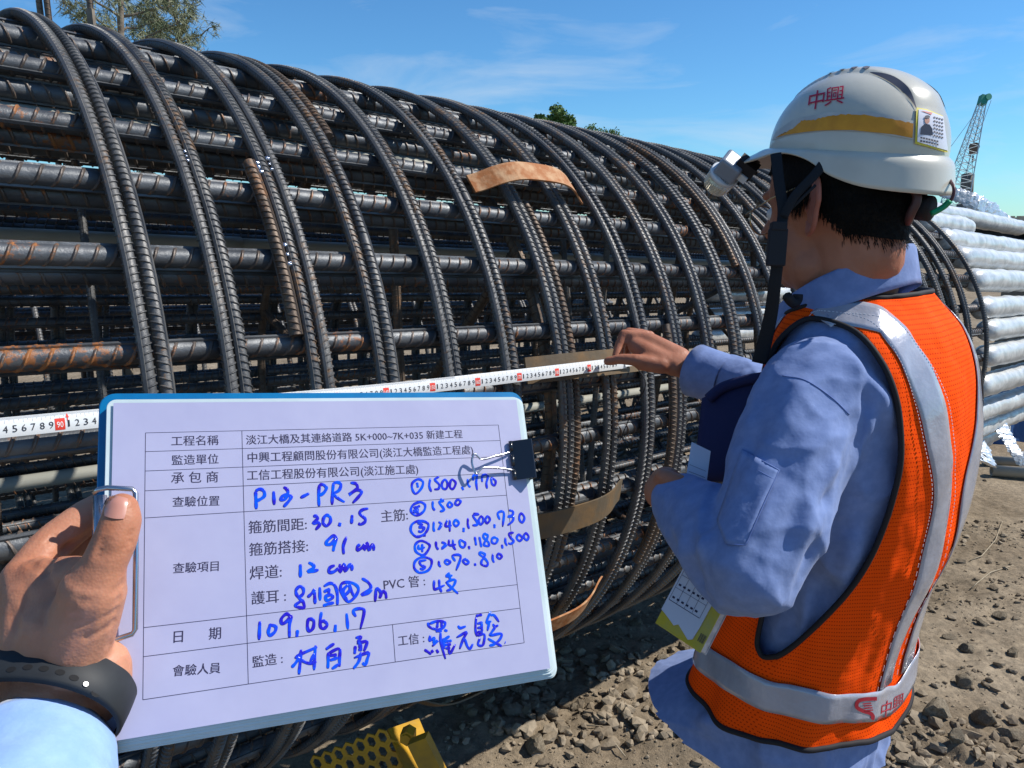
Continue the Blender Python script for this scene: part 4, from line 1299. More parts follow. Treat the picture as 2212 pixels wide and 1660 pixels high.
V = []; F = []; n = 70; m = 8
for i in range(n + 1):
    t = -.12 + (1.47 + .12) * i / n
    for j in range(m + 1): V.append(tp(t, -.5 + j / m))
for i in range(n):
    for j in range(m):
        b = i * (m + 1) + j; F.append((b, b + 1, b + m + 2, b + m + 1))
nb = len(V)
V += [v - (E1 * .0004) for v in V[:nb]]
F += [tuple(reversed([nb + i for i in f])) for f in F[:]]
wobj('blade', V, F, M_TAPE, tape, True)
kb, rb, wb = MB(), MB(), MB()
P10 = .0107; T90 = .262
for c in range(-36, 115):
    t = T90 + c * P10
    if t > 1.43: break
    for q_ in range(0, 10):
        if q_ and t > .95: continue
        tt = t + q_ * P10 / 10; L_ = .30 if q_ == 0 else (.20 if q_ == 5 else .13)
        kb.add([tp(tt - .00014, .49, .0002), tp(tt + .00014, .49, .0002), tp(tt + .00014, .49 - L_, .0002), tp(tt - .00014, .49 - L_, .0002)], [(0, 1, 2, 3)])
    num = 90 + c
    lab = str(num % 10) if num % 10 else str(num if num < 100 else (num if num < 200 else num))
    V_, F_ = text_geo(lab)
    x0 = min(v[0] for v in V_); x1 = max(v[0] for v in V_); yy1 = max(v[1] for v in V_)
    h = .34; w = .0056 if len(lab) == 1 else (.0078 if len(lab) == 2 else .0092)
    if num % 10 == 0:
        ns = 4
        G = [tp(t - .0062 + .0124 * i / ns, -.40 + .12 * j, .0003) for i in range(ns + 1) for j in range(6)]
        rb.add(G, [(6 * i + j, 6 * i + j + 6, 6 * i + j + 7, 6 * i + j + 1) for i in range(ns) for j in range(5)])
    wid = w * (.45 if lab == '1' else 1)
    tgt = wb if num % 10 == 0 else kb
    tgt.add([tp(t + ((v[0] - x0) / (x1 - x0) - .5) * wid, -.27 + v[1] / yy1 * (h if num % 10 else .30), .00055) for v in V_], F_)
# red pointer just past the 90 mark
tt = T90 + P10 * .9
rb.add([tp(tt - .0022, .22, .0005), tp(tt + .0022, .22, .0005), tp(tt, .44, .0005)], [(0, 1, 2)])
rb.add([tp(tt - .0006, .06, .0006), tp(tt + .0006, .06, .0006), tp(tt + .0006, .25, .0006), tp(tt - .0006, .25, .0006)], [(0, 1, 2, 3)])
for _n, _b, _m in (('black_markings', kb, M_TAPEK), ('red_markings', rb, M_TAPER), ('white_numerals', wb, M_TAPEW)): _b.build(_n, _m, tape)['kind'] = 'stuff'
mb = MB()
for (a, b_) in ((1.46, 1.50),):
    V = [tp(a, -.35, .0), tp(a, .35, .0), tp(b_, .35, .0), tp(b_, -.35, .0)]
    V += [v + E1 * .004 for v in V]
    mb.add(V, [(3, 2, 1, 0), (4, 5, 6, 7), (0, 1, 5, 4), (1, 2, 6, 5), (2, 3, 7, 6), (3, 0, 4, 7)])
mb.build('end_hook', M_TAPEW, tape)
# ================================================================ PHOTOGRAPHER'S HAND
M_SKIN = mat('tanned_skin', (.38, .145, .075), .52, 0, .4, color2=(.56, .26, .16), noise_scale=11, bump=.0010, bump_scale=95, sss=.2, ramp=(.35, .7), coord='Object')


def skin_mat():
    m = M_SKIN; N = m.node_tree.nodes; L = m.node_tree.links; b = N['Principled BSDF']
    t = N.new('ShaderNodeTexCoord')
    mpp = N.new('ShaderNodeMapping'); mpp.inputs['Scale'].default_value = (70, 70, 230); L.new(t.outputs['Object'], mpp.inputs['Vector'])
    w = N.new('ShaderNodeTexNoise'); w.inputs['Scale'].default_value = 1.0; w.inputs['Detail'].default_value = 5; w.inputs['Distortion'].default_value = 1.2
    L.new(mpp.outputs['Vector'], w.inputs['Vector'])
    v = N.new('ShaderNodeTexVoronoi'); v.inputs['Scale'].default_value = 520; L.new(t.outputs['Object'], v.inputs['Vector'])
    b1 = N.new('ShaderNodeBump'); b1.inputs['Distance'].default_value = .0007; b1.inputs['Strength'].default_value = .22
    b2 = N.new('ShaderNodeBump'); b2.inputs['Distance'].default_value = .0003; b2.inputs['Strength'].default_value = .5
    L.new(w.outputs['Fac'], b1.inputs['Height']); L.new(v.outputs['Distance'], b2.inputs['Height']); L.new(b1.outputs['Normal'], b2.inputs['Normal'])
    L.new(b2.outputs['Normal'], b.inputs['Normal'])


skin_mat()
M_NAIL = mat('finger_nail', (.50, .23, .17), .3, 0, .5, coat=.4, sss=.1)
M_BAND = mat('black_rubber_band', (.018, .020, .023), .55, 0, .3, color2=(.026, .029, .032), noise_scale=30)
M_HOLE = mat('band_hole', (.004, .004, .005), .8)
M_PIN = mat('band_pin', (.7, .7, .7), .2, 1)
M_CUFF = mat('pale_blue_sleeve', (.24, .39, .72), .85, 0, .15, color2=(.29, .45, .78), noise_scale=40, bump=.0015, bump_scale=60, sheen=.2)

hp_ = empty('person', P(60, 1700, .40), "photographer's tanned left hand in the lower left corner gripping the clipboard, black wristband", 'person')
S = Soup()
k_ = .98
# thumb: metacarpal mound, knuckle, phalanges laid over the board edge
S.chain([(P(150, 1435, .455), .0200), (P(186, 1352, .450), .0178), (P(200, 1278, .444), .0186), (P(226, 1215, .442), .0122), (P(249, 1165, .444), .0120), (P(262, 1125, .4475), .0113), (P(263, 1102, .449), .0100)])
S.chain([(P(192, 1300, .446), .0180), (P(160, 1390, .452), .0200)])
# heel of the hand below
S.chain([(P(225, 1440, .462), .0155), (P(228, 1475, .463), .0150), (P(205, 1530, .468), .0150)])
# back of the hand towards the index knuckle
S.chain([(P(80, 1470, .462), .0255), (P(88, 1380, .462), .0240), (P(78, 1300, .466), .0195), (P(52, 1252, .474), .0140)])
S.chain([(P(120, 1450, .460), .0260), (P(130, 1360, .457), .0235), (P(125, 1290, .462), .0165), (P(85, 1258, .470), .0150)])
S.chain([(P(165, 1245, .462), .0125), (P(110, 1255, .468), .0145)])
S.chain([(P(200, 1235, .452), .0100), (P(160, 1250, .460), .0120)])
# index finger going behind the board, the others folded behind it
S.chain([(P(52, 1250, .478), .0135), (P(100, 1190, .492), .0128), (P(128, 1163, .500), .0125), (P(185, 1118, .512), .0118), (P(235, 1088, .520), .0105), (P(262, 1078, .526), .0090)])
S.chain([(P(50, 1275, .490), .0140), (P(110, 1215, .510), .0130), (P(175, 1160, .526), .0118), (P(255, 1130, .540), .0098)])
S.chain([(P(55, 1300, .500), .0140), (P(115, 1250, .522), .0128), (P(180, 1210, .540), .0115), (P(250, 1190, .552), .0095)])
S.chain([(P(65, 1330, .505), .0130), (P(120, 1300, .528), .0112), (P(180, 1270, .545), .0100), (P(235, 1255, .555), .0085)])
# wrist and forearm
S.chain([(P(120, 1440, .462), .0270), (P(100, 1500, .455), .0265), (P(72, 1600, .436), .0260), (P(30, 1760, .39), .0290), (P(-30, 1980, .335), .031)])
S.chain([(P(165, 1450, .466), .0230), (P(145, 1510, .458), .0225), (P(110, 1600, .438), .0235)])
S.chain([(P(60, 1450, .466), .0230), (P(62, 1510, .458), .0240), (P(45, 1600, .438), .0240)])
me = remesh(S.V, S.F, .0012, 12, 'hand', .5)
inv = parent_matrix(hp_).inverted()
# knuckle and skin-fold relief
_ht = BVHTree.FromPolygons([v.co.copy() for v in me.vertices], [tuple(f.vertices) for f in me.polygons])
GRV = []
for (u0, v0, u1, v1, dp_, w_) in [(216, 1184, 284, 1162, .0007, .0011), (214, 1196, 282, 1174, .0008, .0012), (222, 1172, 287, 1150, .0006, .0010), (210, 1208, 270, 1190, .0005, .0010),
                                  (196, 1153, 151, 1184, .0016, .0022), (151, 1184, 98, 1233, .0020, .0028), (178, 1300, 262, 1262, .0005, .0013), (160, 1336, 256, 1296, .0006, .0013),
                                  (170, 1352, 250, 1318, .0007, .0013), (190, 1378, 244, 1346, .0008, .0014), (150, 1312, 250, 1278, .0004, .0011), (236, 1390, 275, 1440, .0005, .0014),
                                  (60, 1215, 100, 1240, .0006, .0014), (105, 1170, 140, 1195, .0007, .0014), (115, 1160, 150, 1186, .0006, .0013), (30, 1330, 60, 1400, .0004, .002)]:
    e = []
    for u, v in ((u0, v0), (u1, v1)):
        dd_ = (P(u, v, 1) - Vector((0, 0, CAMZ))).normalized(); h_ = _ht.ray_cast(Vector((0, 0, CAMZ)), dd_); e.append(h_[0])
    if None not in e: GRV.append((e[0], e[1], dp_, w_))


def _groove(p):
    s = 0
    for a, b, dp_, w_ in GRV:
        ab = b - a; t = max(0, min(1, (p - a).dot(ab) / ab.length_squared)); c = a + ab * t
        # bow the crease slightly so it wraps round the digit
        r = (p - c).length
        if r < w_ * 6: s -= dp_ * math.exp(-max(0, r - .0012) ** 2 / (w_ * w_))
    return s


def _skin(p, n):
    a = noise.noise(p * 45); b_ = noise.noise(Vector((p.x * 60, p.y * 60, p.z * 230)))
    return inv @ (p + n * (.0005 * a + .00012 * b_ + _groove(p)))


reshape(me, _skin)
link('hand', me, hp_, M_SKIN, True)


def surf_tree(me_world_V, faces):
    return BVHTree.FromPolygons([Vector(v) for v in me_world_V], faces)


def tree_of(o):
    M = parent_matrix(o)
    return BVHTree.FromPolygons([M @ v.co for v in o.data.vertices], [tuple(p.vertices) for p in o.data.polygons])


EYE = Vector((0, 0, CAMZ))
# thumb nail, fitted to the thumb tip
ht = tree_of([c for c in hp_.children if c.name.startswith('hand')][0])
NU, NV_ = 9, 9
V = []; F = []
ctr = (250, 1096)
for j in range(NV_):
    for i in range(NU):
        a = -1 + 2 * i / (NU - 1); b = -1 + 2 * j / (NV_ - 1)
        # rounded rectangle in the thumb's own direction
        ca, sa = math.cos(R(8)), math.sin(R(8))
        kx = a * 24 * (1 - .10 * max(0, b) ** 2); ky = b * 25 * (1 - .12 * a * a)
        u_ = ctr[0] + kx * ca - ky * sa; v_ = ctr[1] + kx * sa + ky * ca
        d = (P(u_, v_, 1) - EYE).normalized(); h = ht.ray_cast(EYE, d)
        p = h[0] if h[0] is not None else P(u_, v_, .44)
        V.append(p - d * (.0006 + .0004 * (1 - a * a)))
for j in range(NV_ - 1):
    for i in range(NU - 1): b = j * NU + i; F.append((b, b + NU, b + NU + 1, b + 1))
wobj('thumb_nail', V, F, M_NAIL, hp_, True)

# wristband: a closed rubber ring round the wrist
def ring_frame(c, ax_dir):
    w = ax_dir.normalized(); a = w.cross(Vector((0, 0, 1))).normalized(); b = a.cross(w); return a, b, w


wc = P(94, 1512, .4545)
wd = (P(150, 1440, .470) - P(70, 1585, .433)).normalized()
wa, wb_, ww = ring_frame(wc, wd)
RA, RB = .0475, .0355


def band(name, c, ra, rb, wid, th, m, parent, a0=0, a1=360, n=72, bulge=0):
    V = []; F = []
    closed = a1 - a0 >= 360
    for i in range(n if closed else n + 1):
        a = R(a0 + (a1 - a0) * i / n); d = wa * math.cos(a) * ra + wb_ * math.sin(a) * rb
        nn = (wa * math.cos(a) / ra + wb_ * math.sin(a) / rb).normalized()
        for (h, o_) in ((-1, 0), (-.8, 1), (0, 1.12), (.8, 1), (1, 0), (.0, -.1)):
            V.append(c + d + nn * (th * o_) + ww * (wid / 2 * h))
    m_ = len(V) // 6
    for i in range(m_ if closed else m_ - 1):
        j = (i + 1) % m_
        for k in range(6): F.append((i * 6 + k, i * 6 + (k + 1) % 6, j * 6 + (k + 1) % 6, j * 6 + k))
    return wobj(name, V, F, m, parent, True)


wbn = band('wristband', wc, RA, RB, .0265, .0024, M_BAND, hp_)
wbn['label'] = 'black rubber wristband with a row of holes'
bt = tree_of(wbn)
for k, (u, v) in enumerate(((24, 1447), (60, 1442), (95, 1445), (130, 1453), (160, 1465), (206, 1499))):
    d = (P(u, v, 1) - EYE).normalized(); h = bt.ray_cast(EYE, d)
    if h[0] is None: continue
    p, n = h[0], h[1]; a = n.cross(ww).normalized(); V = [p + n * .0003]; F = []
    for i in range(14):
        q = 2 * PI * i / 14; V.append(p + n * .00025 + a * math.cos(q) * .0026 + ww * math.sin(q) * .0018)
    F = [(0, 1 + i, 1 + (i + 1) % 14) for i in range(14)]
    wobj('band_hole', V, F, M_HOLE, wbn)
d = (P(184, 1480, 1) - EYE).normalized(); h = bt.ray_cast(EYE, d)
if h[0] is not None:
    mb = MB(); mb.tube([h[0], h[0] + h[1] * .0012], .0014, 10); mb.build('band_pin', M_PIN, wbn)
# shirt sleeve end
sd = (P(90, 1560, .44) - P(0, 1900, .34)).normalized()
V = []; F = []; n = 60; rows_ = 30
c_a, c_b = P(60, 1655, .438), P(-60, 2120, .31)
sa = sd.cross(Vector((0, 0, 1))).normalized(); sb = sa.cross(sd)
for j in range(rows_):
    q = j / (rows_ - 1); c = c_a.lerp(c_b, q)
    for i in range(n):
        a = 2 * PI * i / n
        nz = noise.noise(Vector((math.cos(a) * 1.6, math.sin(a) * 1.6, q * 5)))
        rr = 1 + .07 * nz + .05 * q
        V.append(c + sa * (math.cos(a) * .0475 * rr) + sb * (math.sin(a) * .0430 * rr))
for j in range(rows_ - 1):
    for i in range(n): F.append((j * n + i, j * n + (i + 1) % n, (j + 1) * n + (i + 1) % n, (j + 1) * n + i))
nb = len(V)
for i in range(n):
    a = 2 * PI * i / n; V.append(c_a + sd * -.004 + sa * (math.cos(a) * .043) + sb * (math.sin(a) * .039))
for i in range(n): F.append((nb + i, nb + (i + 1) % n, (i + 1) % n, i))
o = wobj('shirt_sleeve', V, F, M_CUFF, hp_, True); o['label'] = 'pale blue shirt sleeve end'
# ================================================================ INSPECTOR
M_SHIRT = mat('blue_work_shirt', (.165, .230, .435), .9, 0, .1, color2=(.205, .275, .50), noise_scale=55, bump=.0045, bump_scale=15, sheen=.1)
M_VEST = None
M_STRIPE = mat('silver_reflective_tape', (.34, .35, .41), .25, .15, .7, color2=(.43, .44, .50), noise_scale=13, bump=.004, bump_scale=20, coat=.5)
M_BIND = mat('black_binding', (.012, .010, .012), .75)
M_HAIR = mat('black_hair', (.007, .006, .005), .8, 0, .15, bump=.003, bump_scale=160)
M_SKIN2 = mat('sun_tanned_face', (.33, .125, .068), .5, 0, .4, color2=(.41, .17, .10), noise_scale=9, bump=.0008, bump_scale=130, sss=.1)
M_HELM = mat('ivory_helmet_shell', (.56, .54, .46), .3, 0, .5, color2=(.47, .45, .38), noise_scale=7, coat=.35, bump=.0004, bump_scale=30)
M_HELMIN = mat('helmet_inside', (.40, .33, .26), .7)
M_STRAP = mat('black_webbing', (.006, .0065, .009), .8, bump=.0006, bump_scale=500)
M_GOLD = mat('gold_metal', (.55, .42, .22), .3, 1)
M_TROU = mat('dark_trousers', (.035, .025, .045), .9, bump=.001, bump_scale=90)
M_NAVY = mat('navy_cloth', (.008, .014, .075), .8, bump=.0008, bump_scale=200)
M_REDP = mat('crimson_print', (.50, .008, .05), .5)
M_LOGO = mat('dark_red_print', (.38, .012, .03), .5)


def vest_mat():
    m = bpy.data.materials.new('orange_mesh_fabric'); m.use_nodes = True
    N = m.node_tree.nodes; L = m.node_tree.links; b = N['Principled BSDF']; b.inputs['Roughness'].default_value = .75
    b.inputs['Specular IOR Level'].default_value = .05
    uv = N.new('ShaderNodeUVMap'); uv.uv_map = 'UVMap'
    mp_ = N.new('ShaderNodeMapping'); mp_.inputs['Scale'].default_value = (1, 1, 1); L.new(uv.outputs[0], mp_.inputs[0])
    # rows of small holes, staggered (uv in metres)
    sx = N.new('ShaderNodeSeparateXYZ'); L.new(mp_.outputs[0], sx.inputs[0])
    def M(op, a, b_=None, c=None):
        n = N.new('ShaderNodeMath'); n.operation = op
        for i, q in enumerate((a, b_, c)):
            if q is None: continue
            if isinstance(q, (int, float)): n.inputs[i].default_value = q
            else: L.new(q, n.inputs[i])
        return n.outputs[0]
    pv = 1 / .0062; pu = 1 / .0046
    row = M('MULTIPLY', sx.outputs[1], pv); rf = M('FLOOR', row); half = M('MULTIPLY', M('MODULO', rf, 2.0), .5)
    cu = M('ADD', M('MULTIPLY', sx.outputs[0], pu), half)
    fu = M('SUBTRACT', M('FRACT', cu), .5); fv = M('SUBTRACT', M('FRACT', row), .5)
    dd = M('ADD', M('POWER', M('MULTIPLY', fu, 1.0), 2.0), M('POWER', M('MULTIPLY', fv, 1.5), 2.0))
    hole = M('SMOOTH_MIN', M('LESS_THAN', dd, .055), 1.0, .0)
    mx_ = N.new('ShaderNodeMixRGB'); mx_.inputs[1].default_value = (1.0, .085, .003, 1); mx_.inputs[2].default_value = (.52, .022, .002, 1)
    L.new(hole, mx_.inputs[0]); L.new(mx_.outputs[0], b.inputs['Base Color'])
    bp = N.new('ShaderNodeBump'); bp.inputs['Distance'].default_value = .0008; bp.inputs['Strength'].default_value = .7; bp.invert = True
    L.new(hole, bp.inputs['Height'])
    t = N.new('ShaderNodeTexCoord'); nz_ = N.new('ShaderNodeTexNoise'); nz_.inputs['Scale'].default_value = 14; L.new(t.outputs['Object'], nz_.inputs['Vector'])
    b2 = N.new('ShaderNodeBump'); b2.inputs['Distance'].default_value = .016; b2.inputs['Strength'].default_value = .7
    L.new(nz_.outputs['Fac'], b2.inputs['Height']); L.new(b2.outputs['Normal'], bp.inputs['Normal']); L.new(bp.outputs['Normal'], b.inputs['Normal'])
    return m


M_VEST = vest_mat()

# body frame: F = facing (towards the cage), LL = his left, towards the camera
FW = Vector((-.675, .738, 0)).normalized()
LL = Vector((-FW.y, FW.x, 0))
XB, YB = .548, 1.150

man = empty('person', (XB, YB, -.17), 'inspector in hard hat, orange vest and blue shirt holding the tape on the cage', 'person')

# torso sections: z, offset along F, half width (LL), half depth front, half depth back
TOR = [(.66, .035, .180, .185, .106), (.74, .035, .178, .180, .102), (.84, .03, .172, .165, .096), (.95, .015, .166, .145, .100), (1.05, .0, .168, .135, .110),
       (1.15, -.008, .182, .130, .112), (1.25, -.012, .196, .128, .108), (1.33, -.008, .192, .118, .100), (1.385, .004, .160, .100, .090),
       (1.42, .014, .118, .080, .074), (1.45, .022, .080, .066, .062), (1.475, .030, .062, .056, .054)]


def tor(z, a, off=0.0):
    """torso surface point; a in radians: 0 = his left, pi/2 = front, pi = right, 3pi/2 = back"""
    o, hw, hf, hb = lerp_tab(TOR, z)
    c, s = math.cos(a), math.sin(a)
    e = .86
    cx = math.copysign(abs(c) ** e, c) * (hw + off); fy = math.copysign(abs(s) ** e, s) * ((hf if s > 0 else hb) + off)
    # fabric folds
    p = Vector((c * 1.1, s * 1.1, z * 3.2))
    w = .006 * noise.noise(p * 1.6) + .0035 * noise.noise(Vector((c * 4, s * 4, z * 9 + c * 3)))
    k = 1 + w / .15
    q = Vector((XB, YB, 0)) + FW * (o + fy * k) + LL * (cx * k); q.z = z
    return q


def grid_tor(z0, z1, nz_, na, off, a0=0, a1=2 * PI):
    V = []
    for j in range(nz_ + 1):
        z = z0 + (z1 - z0) * j / nz_
        for i in range(na): V.append(tor(z, a0 + (a1 - a0) * i / na, off))
    return V


def closed_tor(z0, z1, nz_, na, off):
    V = grid_tor(z0, z1, nz_, na, off); F = []
    for j in range(nz_):
        for i in range(na): F.append((j * na + i, j * na + (i + 1) % na, (j + 1) * na + (i + 1) % na, (j + 1) * na + i))
    F.append(tuple(range(na - 1, -1, -1))); F.append(tuple(nz_ * na + i for i in range(na)))
    return V, F


# ---------------- body: one skin for head, neck, hands, torso core and legs
B = Soup()
B.add(closed_tor(.80, 1.42, 26, 40, -.035))
HS = 1.045
HC = P(1795, 440, 1.130)                     # head centre
HF = Vector((-.54, .84, -.13)).normalized()  # the way he faces, a little down
HL = Vector((-HF.y, HF.x, 0)).normalized()   # his left
HU = HF.cross(HL).normalized()
if HU.z < 0: HU = -HU


def hd(f, l, u): return HC + (HF * f + HL * l + HU * u) * HS


def hell(c, r, ax): B.ell(c, tuple(q * HS for q in r), ax)


hell(hd(-.010, 0, .020), (.098, .078, .095), (HF, HL, HU))
hell(hd(-.045, 0, .0), (.062, .070, .075), (HF, HL, HU))
hell(hd(.030, 0, -.035), (.062, .062, .080), (HF, HL, HU))
hell(hd(.028, .0, -.078), (.052, .056, .045), (HF, HL, HU))     # jaw
hell(hd(.030, .034, -.055), (.040, .030, .048), (HF, HL, HU))   # cheek
hell(hd(.066, 0, -.098), (.020, .022, .018), (HF, HL, HU))      # chin
B.chain([(hd(.086, 0, .0), .010), (hd(.104, 0, -.030), .0115)])   # nose
hell(hd(.080, 0, .022), (.016, .045, .012), (HF, HL, HU))       # brow
hell(hd(.084, 0, -.060), (.014, .024, .008), (HF, HL, HU))
hell(hd(.082, 0, -.072), (.013, .020, .007), (HF, HL, HU))      # lips
nb_ = Vector((XB, YB, 1.40)) + FW * .030 + LL * .014
B.chain([(hd(-.028, 0, -.045), .059), (hd(-.033, .0, -.10), .051), (nb_ + Vector((0, 0, .03)), .046), (nb_ + Vector((0, 0, -.05)), .056)])
B.chain([(hd(-.055, 0, -.02), .050), (hd(-.058, 0, -.08), .045), (nb_ - FW * .010, .044)])
B.chain([(hd(.012, .030, -.085), .034), (nb_ + FW * .02 + LL * .01, .038)])
# legs
for s_ in (1, -1):
    B.chain([(Vector((XB, YB, .84)) + LL * (.08 * s_) + FW * .055, .070), (Vector((XB, YB, .45)) + LL * (.10 * s_) + FW * .03, .058), (Vector((XB, YB, -.08)) + LL * (.11 * s_) - FW * .01, .042)])
# arms (inside the sleeves)
sh_n = Vector((XB, YB, 1.322)) + LL * .172 - FW * .004
sh_f = Vector((XB, YB, 1.345)) - LL * .178
EL_N = P(1620, 1235, 1.00); WR_N = P(1455, 1075, 1.16)
EL_F = P(1745, 880, 1.48); WR_F = P(1500, 800, 1.66)
B.chain([(sh_n, .040), (EL_N, .034), (WR_N, .028)])
B.chain([(sh_f, .040), (EL_F, .034), (WR_F, .028)])
# far hand: wrist, palm, fingers closed on the tape
HZ = 1.70
S2 = B
S2.chain([(WR_F, .0285), (P(1455, 783, 1.67), .0270)])
S2.chain([(P(1470, 775, 1.675), .0250), (P(1405, 740, 1.70), .0215), (P(1372, 728, 1.72), .0165)])
S2.chain([(P(1460, 792, 1.66), .0235), (P(1400, 765, 1.68), .0240), (P(1375, 748, 1.70), .0200)])
S2.chain([(P(1430, 790, 1.655), .0190), (P(1385, 785, 1.66), .0165)])
# index finger: bent down to the thumb
S2.chain([(P(1380, 728, 1.71), .0125), (P(1348, 722, 1.715), .0118), (P(1337, 748, 1.71), .0108), (P(1330, 772, 1.70), .0095)])
S2.chain([(P(1395, 724, 1.735), .0125), (P(1358, 718, 1.745), .0118), (P(1342, 745, 1.745), .0105), (P(1340, 775, 1.74), .0092)])
S2.chain([(P(1405, 726, 1.76), .0120), (P(1372, 720, 1.77), .0112), (P(1356, 748, 1.77), .0102), (P(1356, 778, 1.765), .0090)])
S2.chain([(P(1412, 735, 1.78), .0110), (P(1385, 733, 1.79), .0100), (P(1372, 760, 1.79), .0090), (P(1374, 785, 1.785), .0080)])
# thumb laid along the tape
S2.chain([(P(1410, 785, 1.655), .0165), (P(1372, 778, 1.655), .0140), (P(1340, 776, 1.665), .0118), (P(1312, 781, 1.675), .0100)])
# near hand, wrapped round the papers
S2.chain([(WR_N, .028), (P(1432, 1062, 1.18), .0300), (P(1438, 1045, 1.185), .0270)])
for k in range(4):
    S2.chain([(P(1425 + k * 4, 1040 + k * 12, 1.175 + k * .004), .0120), (P(1432 + k * 6, 1028 + k * 12, 1.15), .0115), (P(1475 + k * 3, 1040 + k * 12, 1.135), .0100)])
S2.chain([(P(1450, 1070, 1.15), .0150), (P(1478, 1050, 1.14), .0115)])
me = remesh(B.V, B.F, .0042, 6, 'body', .5)
# move to the parent's space
inv = parent_matrix(man).inverted()
for v in me.vertices: v.co = inv @ v.co
body = link('body', me, man, M_SKIN2, True)
body_t = tree_of(body)

# ears
M_EAR = mat('ear_skin', (.34, .11, .07), .5, 0, .4, color2=(.40, .15, .10), noise_scale=40, sss=.2)
for s_ in (1, -1):
    E_ = Soup()
    c = hd(-.019, .074 * s_, -.006)
    out = (HL * s_ * .75 - HF * .62).normalized(); up = (HU * .97 - HF * .12).normalized(); sd = out.cross(up).normalized()
    fw_ = (up.cross(out)).normalized()
    if fw_.dot(HF) < 0: fw_ = -fw_
    rim = []
    for i in range(15):
        a = R(-60 + 300 * i / 14)
        rim.append(c - fw_ * (-math.cos(a) * .0 ) + up * (.030 * math.sin(a) - (.004 if math.sin(a) < 0 else 0)) + (-HF * .95 + HL * s_ * .45).normalized() * (.0165 * (1 + math.cos(a)) - .004))
    pts = []
    bk = (-HF * .86 + HL * s_ * .52).normalized()
    for i in range(17):
        a = R(150 - 290 * i / 16)     # over the top, round the back, down to the lobe
        w = .0165 if math.sin(a) > 0 else .0125
        pts.append(c + bk * (.012 + w * 1.12 * math.cos(a)) + up * (.037 * math.sin(a)))
    for a_, b_ in zip(pts[:-1], pts[1:]): E_.add(capsule(a_, .0042, b_, .0042, 8))
    E_.ell(c + bk * .012 + up * .002, (.0172, .0040, .031), (bk, bk.cross(up).normalized(), up))
    E_.ell(c + bk * .006 - up * .034, (.009, .005, .010), (bk, bk.cross(up).normalized(), up))
    E_.ell(c + bk * .000 - up * .004, (.005, .006, .007), (bk, bk.cross(up).normalized(), up))
    me = remesh(E_.V, E_.F, .0016, 3, 'ear', .5)
    for v in me.vertices: v.co = inv @ v.co
    o = link('ear', me, man, M_EAR, True)
# eyes (far side mostly hidden)
for s_ in (1, -1):
    e = Soup(); e.ell(hd(.072, .032 * s_, -.006), (.011, .011, .011), (HF, HL, HU), 14); wobj('eye', e.V, e.F, mat('eye_white', (.6, .58, .55), .2), man, True)

# hair: cap of short strands over the back and sides
def on_head(f, l, u):
    d = (HF * f + HL * l + HU * u).normalized(); o = hd(-.015, 0, .0)
    h = body_t.ray_cast(inv @ o if False else o + d * .25, -d)
    return h
body_w = BVHTree.FromPolygons([parent_matrix(man) @ v.co for v in body.data.vertices], [tuple(p.vertices) for p in body.data.polygons])
rg = random.Random(21)
HV = []; HFc = []
# base cap
nA, nB = 60, 26
cap = []
for j in range(nB + 1):
    for i in range(nA + 1):
        az = R(-180 + 360 * i / nA); el = R(90 - 135 * j / nB)
        d = (HF * math.cos(az) * math.cos(el) + HL * math.sin(az) * math.cos(el) + HU * math.sin(el)).normalized()
        h = body_w.ray_cast(hd(-.015, 0, 0) + d * .22, -d)
        cap.append((h[0] + d * (.0045 + .002 * noise.noise(d * 20))) if h[0] else None)


def hair_ok(az, el):
    """az degrees from the face, el degrees"""
    a = abs(az)
    if a < 52: lim = 28
    elif a < 72: lim = 28 - (a - 52) / 20 * 30     # temple down to sideburn
    elif a < 84: lim = -6
    elif a < 100: lim = 6                      # around the ear
    elif a < 125: lim = -8 - (a - 100) / 25 * 22
    else: lim = -34
    return el > lim


V = []; F = []; idx = {}
for j in range(nB):
    for i in range(nA):
        az = -180 + 360 * (i + .5) / nA; el = 90 - 135 * (j + .5) / nB
        if not hair_ok(az, el): continue
        qd = [j * (nA + 1) + i, j * (nA + 1) + i + 1, (j + 1) * (nA + 1) + i + 1, (j + 1) * (nA + 1) + i]
        if any(cap[q] is None for q in qd): continue
        f = []
        for q in qd:
            if q not in idx: idx[q] = len(V); V.append(cap[q])
            f.append(idx[q])
        F.append(tuple(f))
for k in range(15000):
    az = rg.uniform(-180, 180); el = rg.uniform(-44, 22)
    soft = rg.uniform(0, 1) ** 2 * 9
    if not hair_ok(az, el + soft): continue
    a_, e_ = R(az), R(el)
    d = (HF * math.cos(a_) * math.cos(e_) + HL * math.sin(a_) * math.cos(e_) + HU * math.sin(e_)).normalized()
    h = body_w.ray_cast(hd(-.015, 0, 0) + d * .22, -d)
    if h[0] is None: continue
    L_ = rg.uniform(.005, .011) if el < -12 else rg.uniform(.006, .014) if el < 0 else rg.uniform(.014, .024)
    if abs(az) < 70: L_ *= 1.5
    dr = (d * .22 - HU * 1.0 - HF * .12 + Vector((rg.gauss(0, .09), rg.gauss(0, .09), rg.gauss(0, .09)))).normalized()
    s = dr.cross(d).normalized() * .00045
    b = h[0] + d * .002; m_ = b + dr * L_ * .55 + d * .001; t_ = b + dr * L_
    n = len(V); V += [b - s, b + s, m_ + s, m_ - s, t_]; F += [(n, n + 1, n + 2, n + 3), (n + 3, n + 2, n + 4)]
wobj('hair', V, F, M_HAIR, man)

# ---------------- shirt: torso and both sleeves as one cloth
Q = Soup()
Q.add(closed_tor(.57, 1.425, 46, 60, .0))


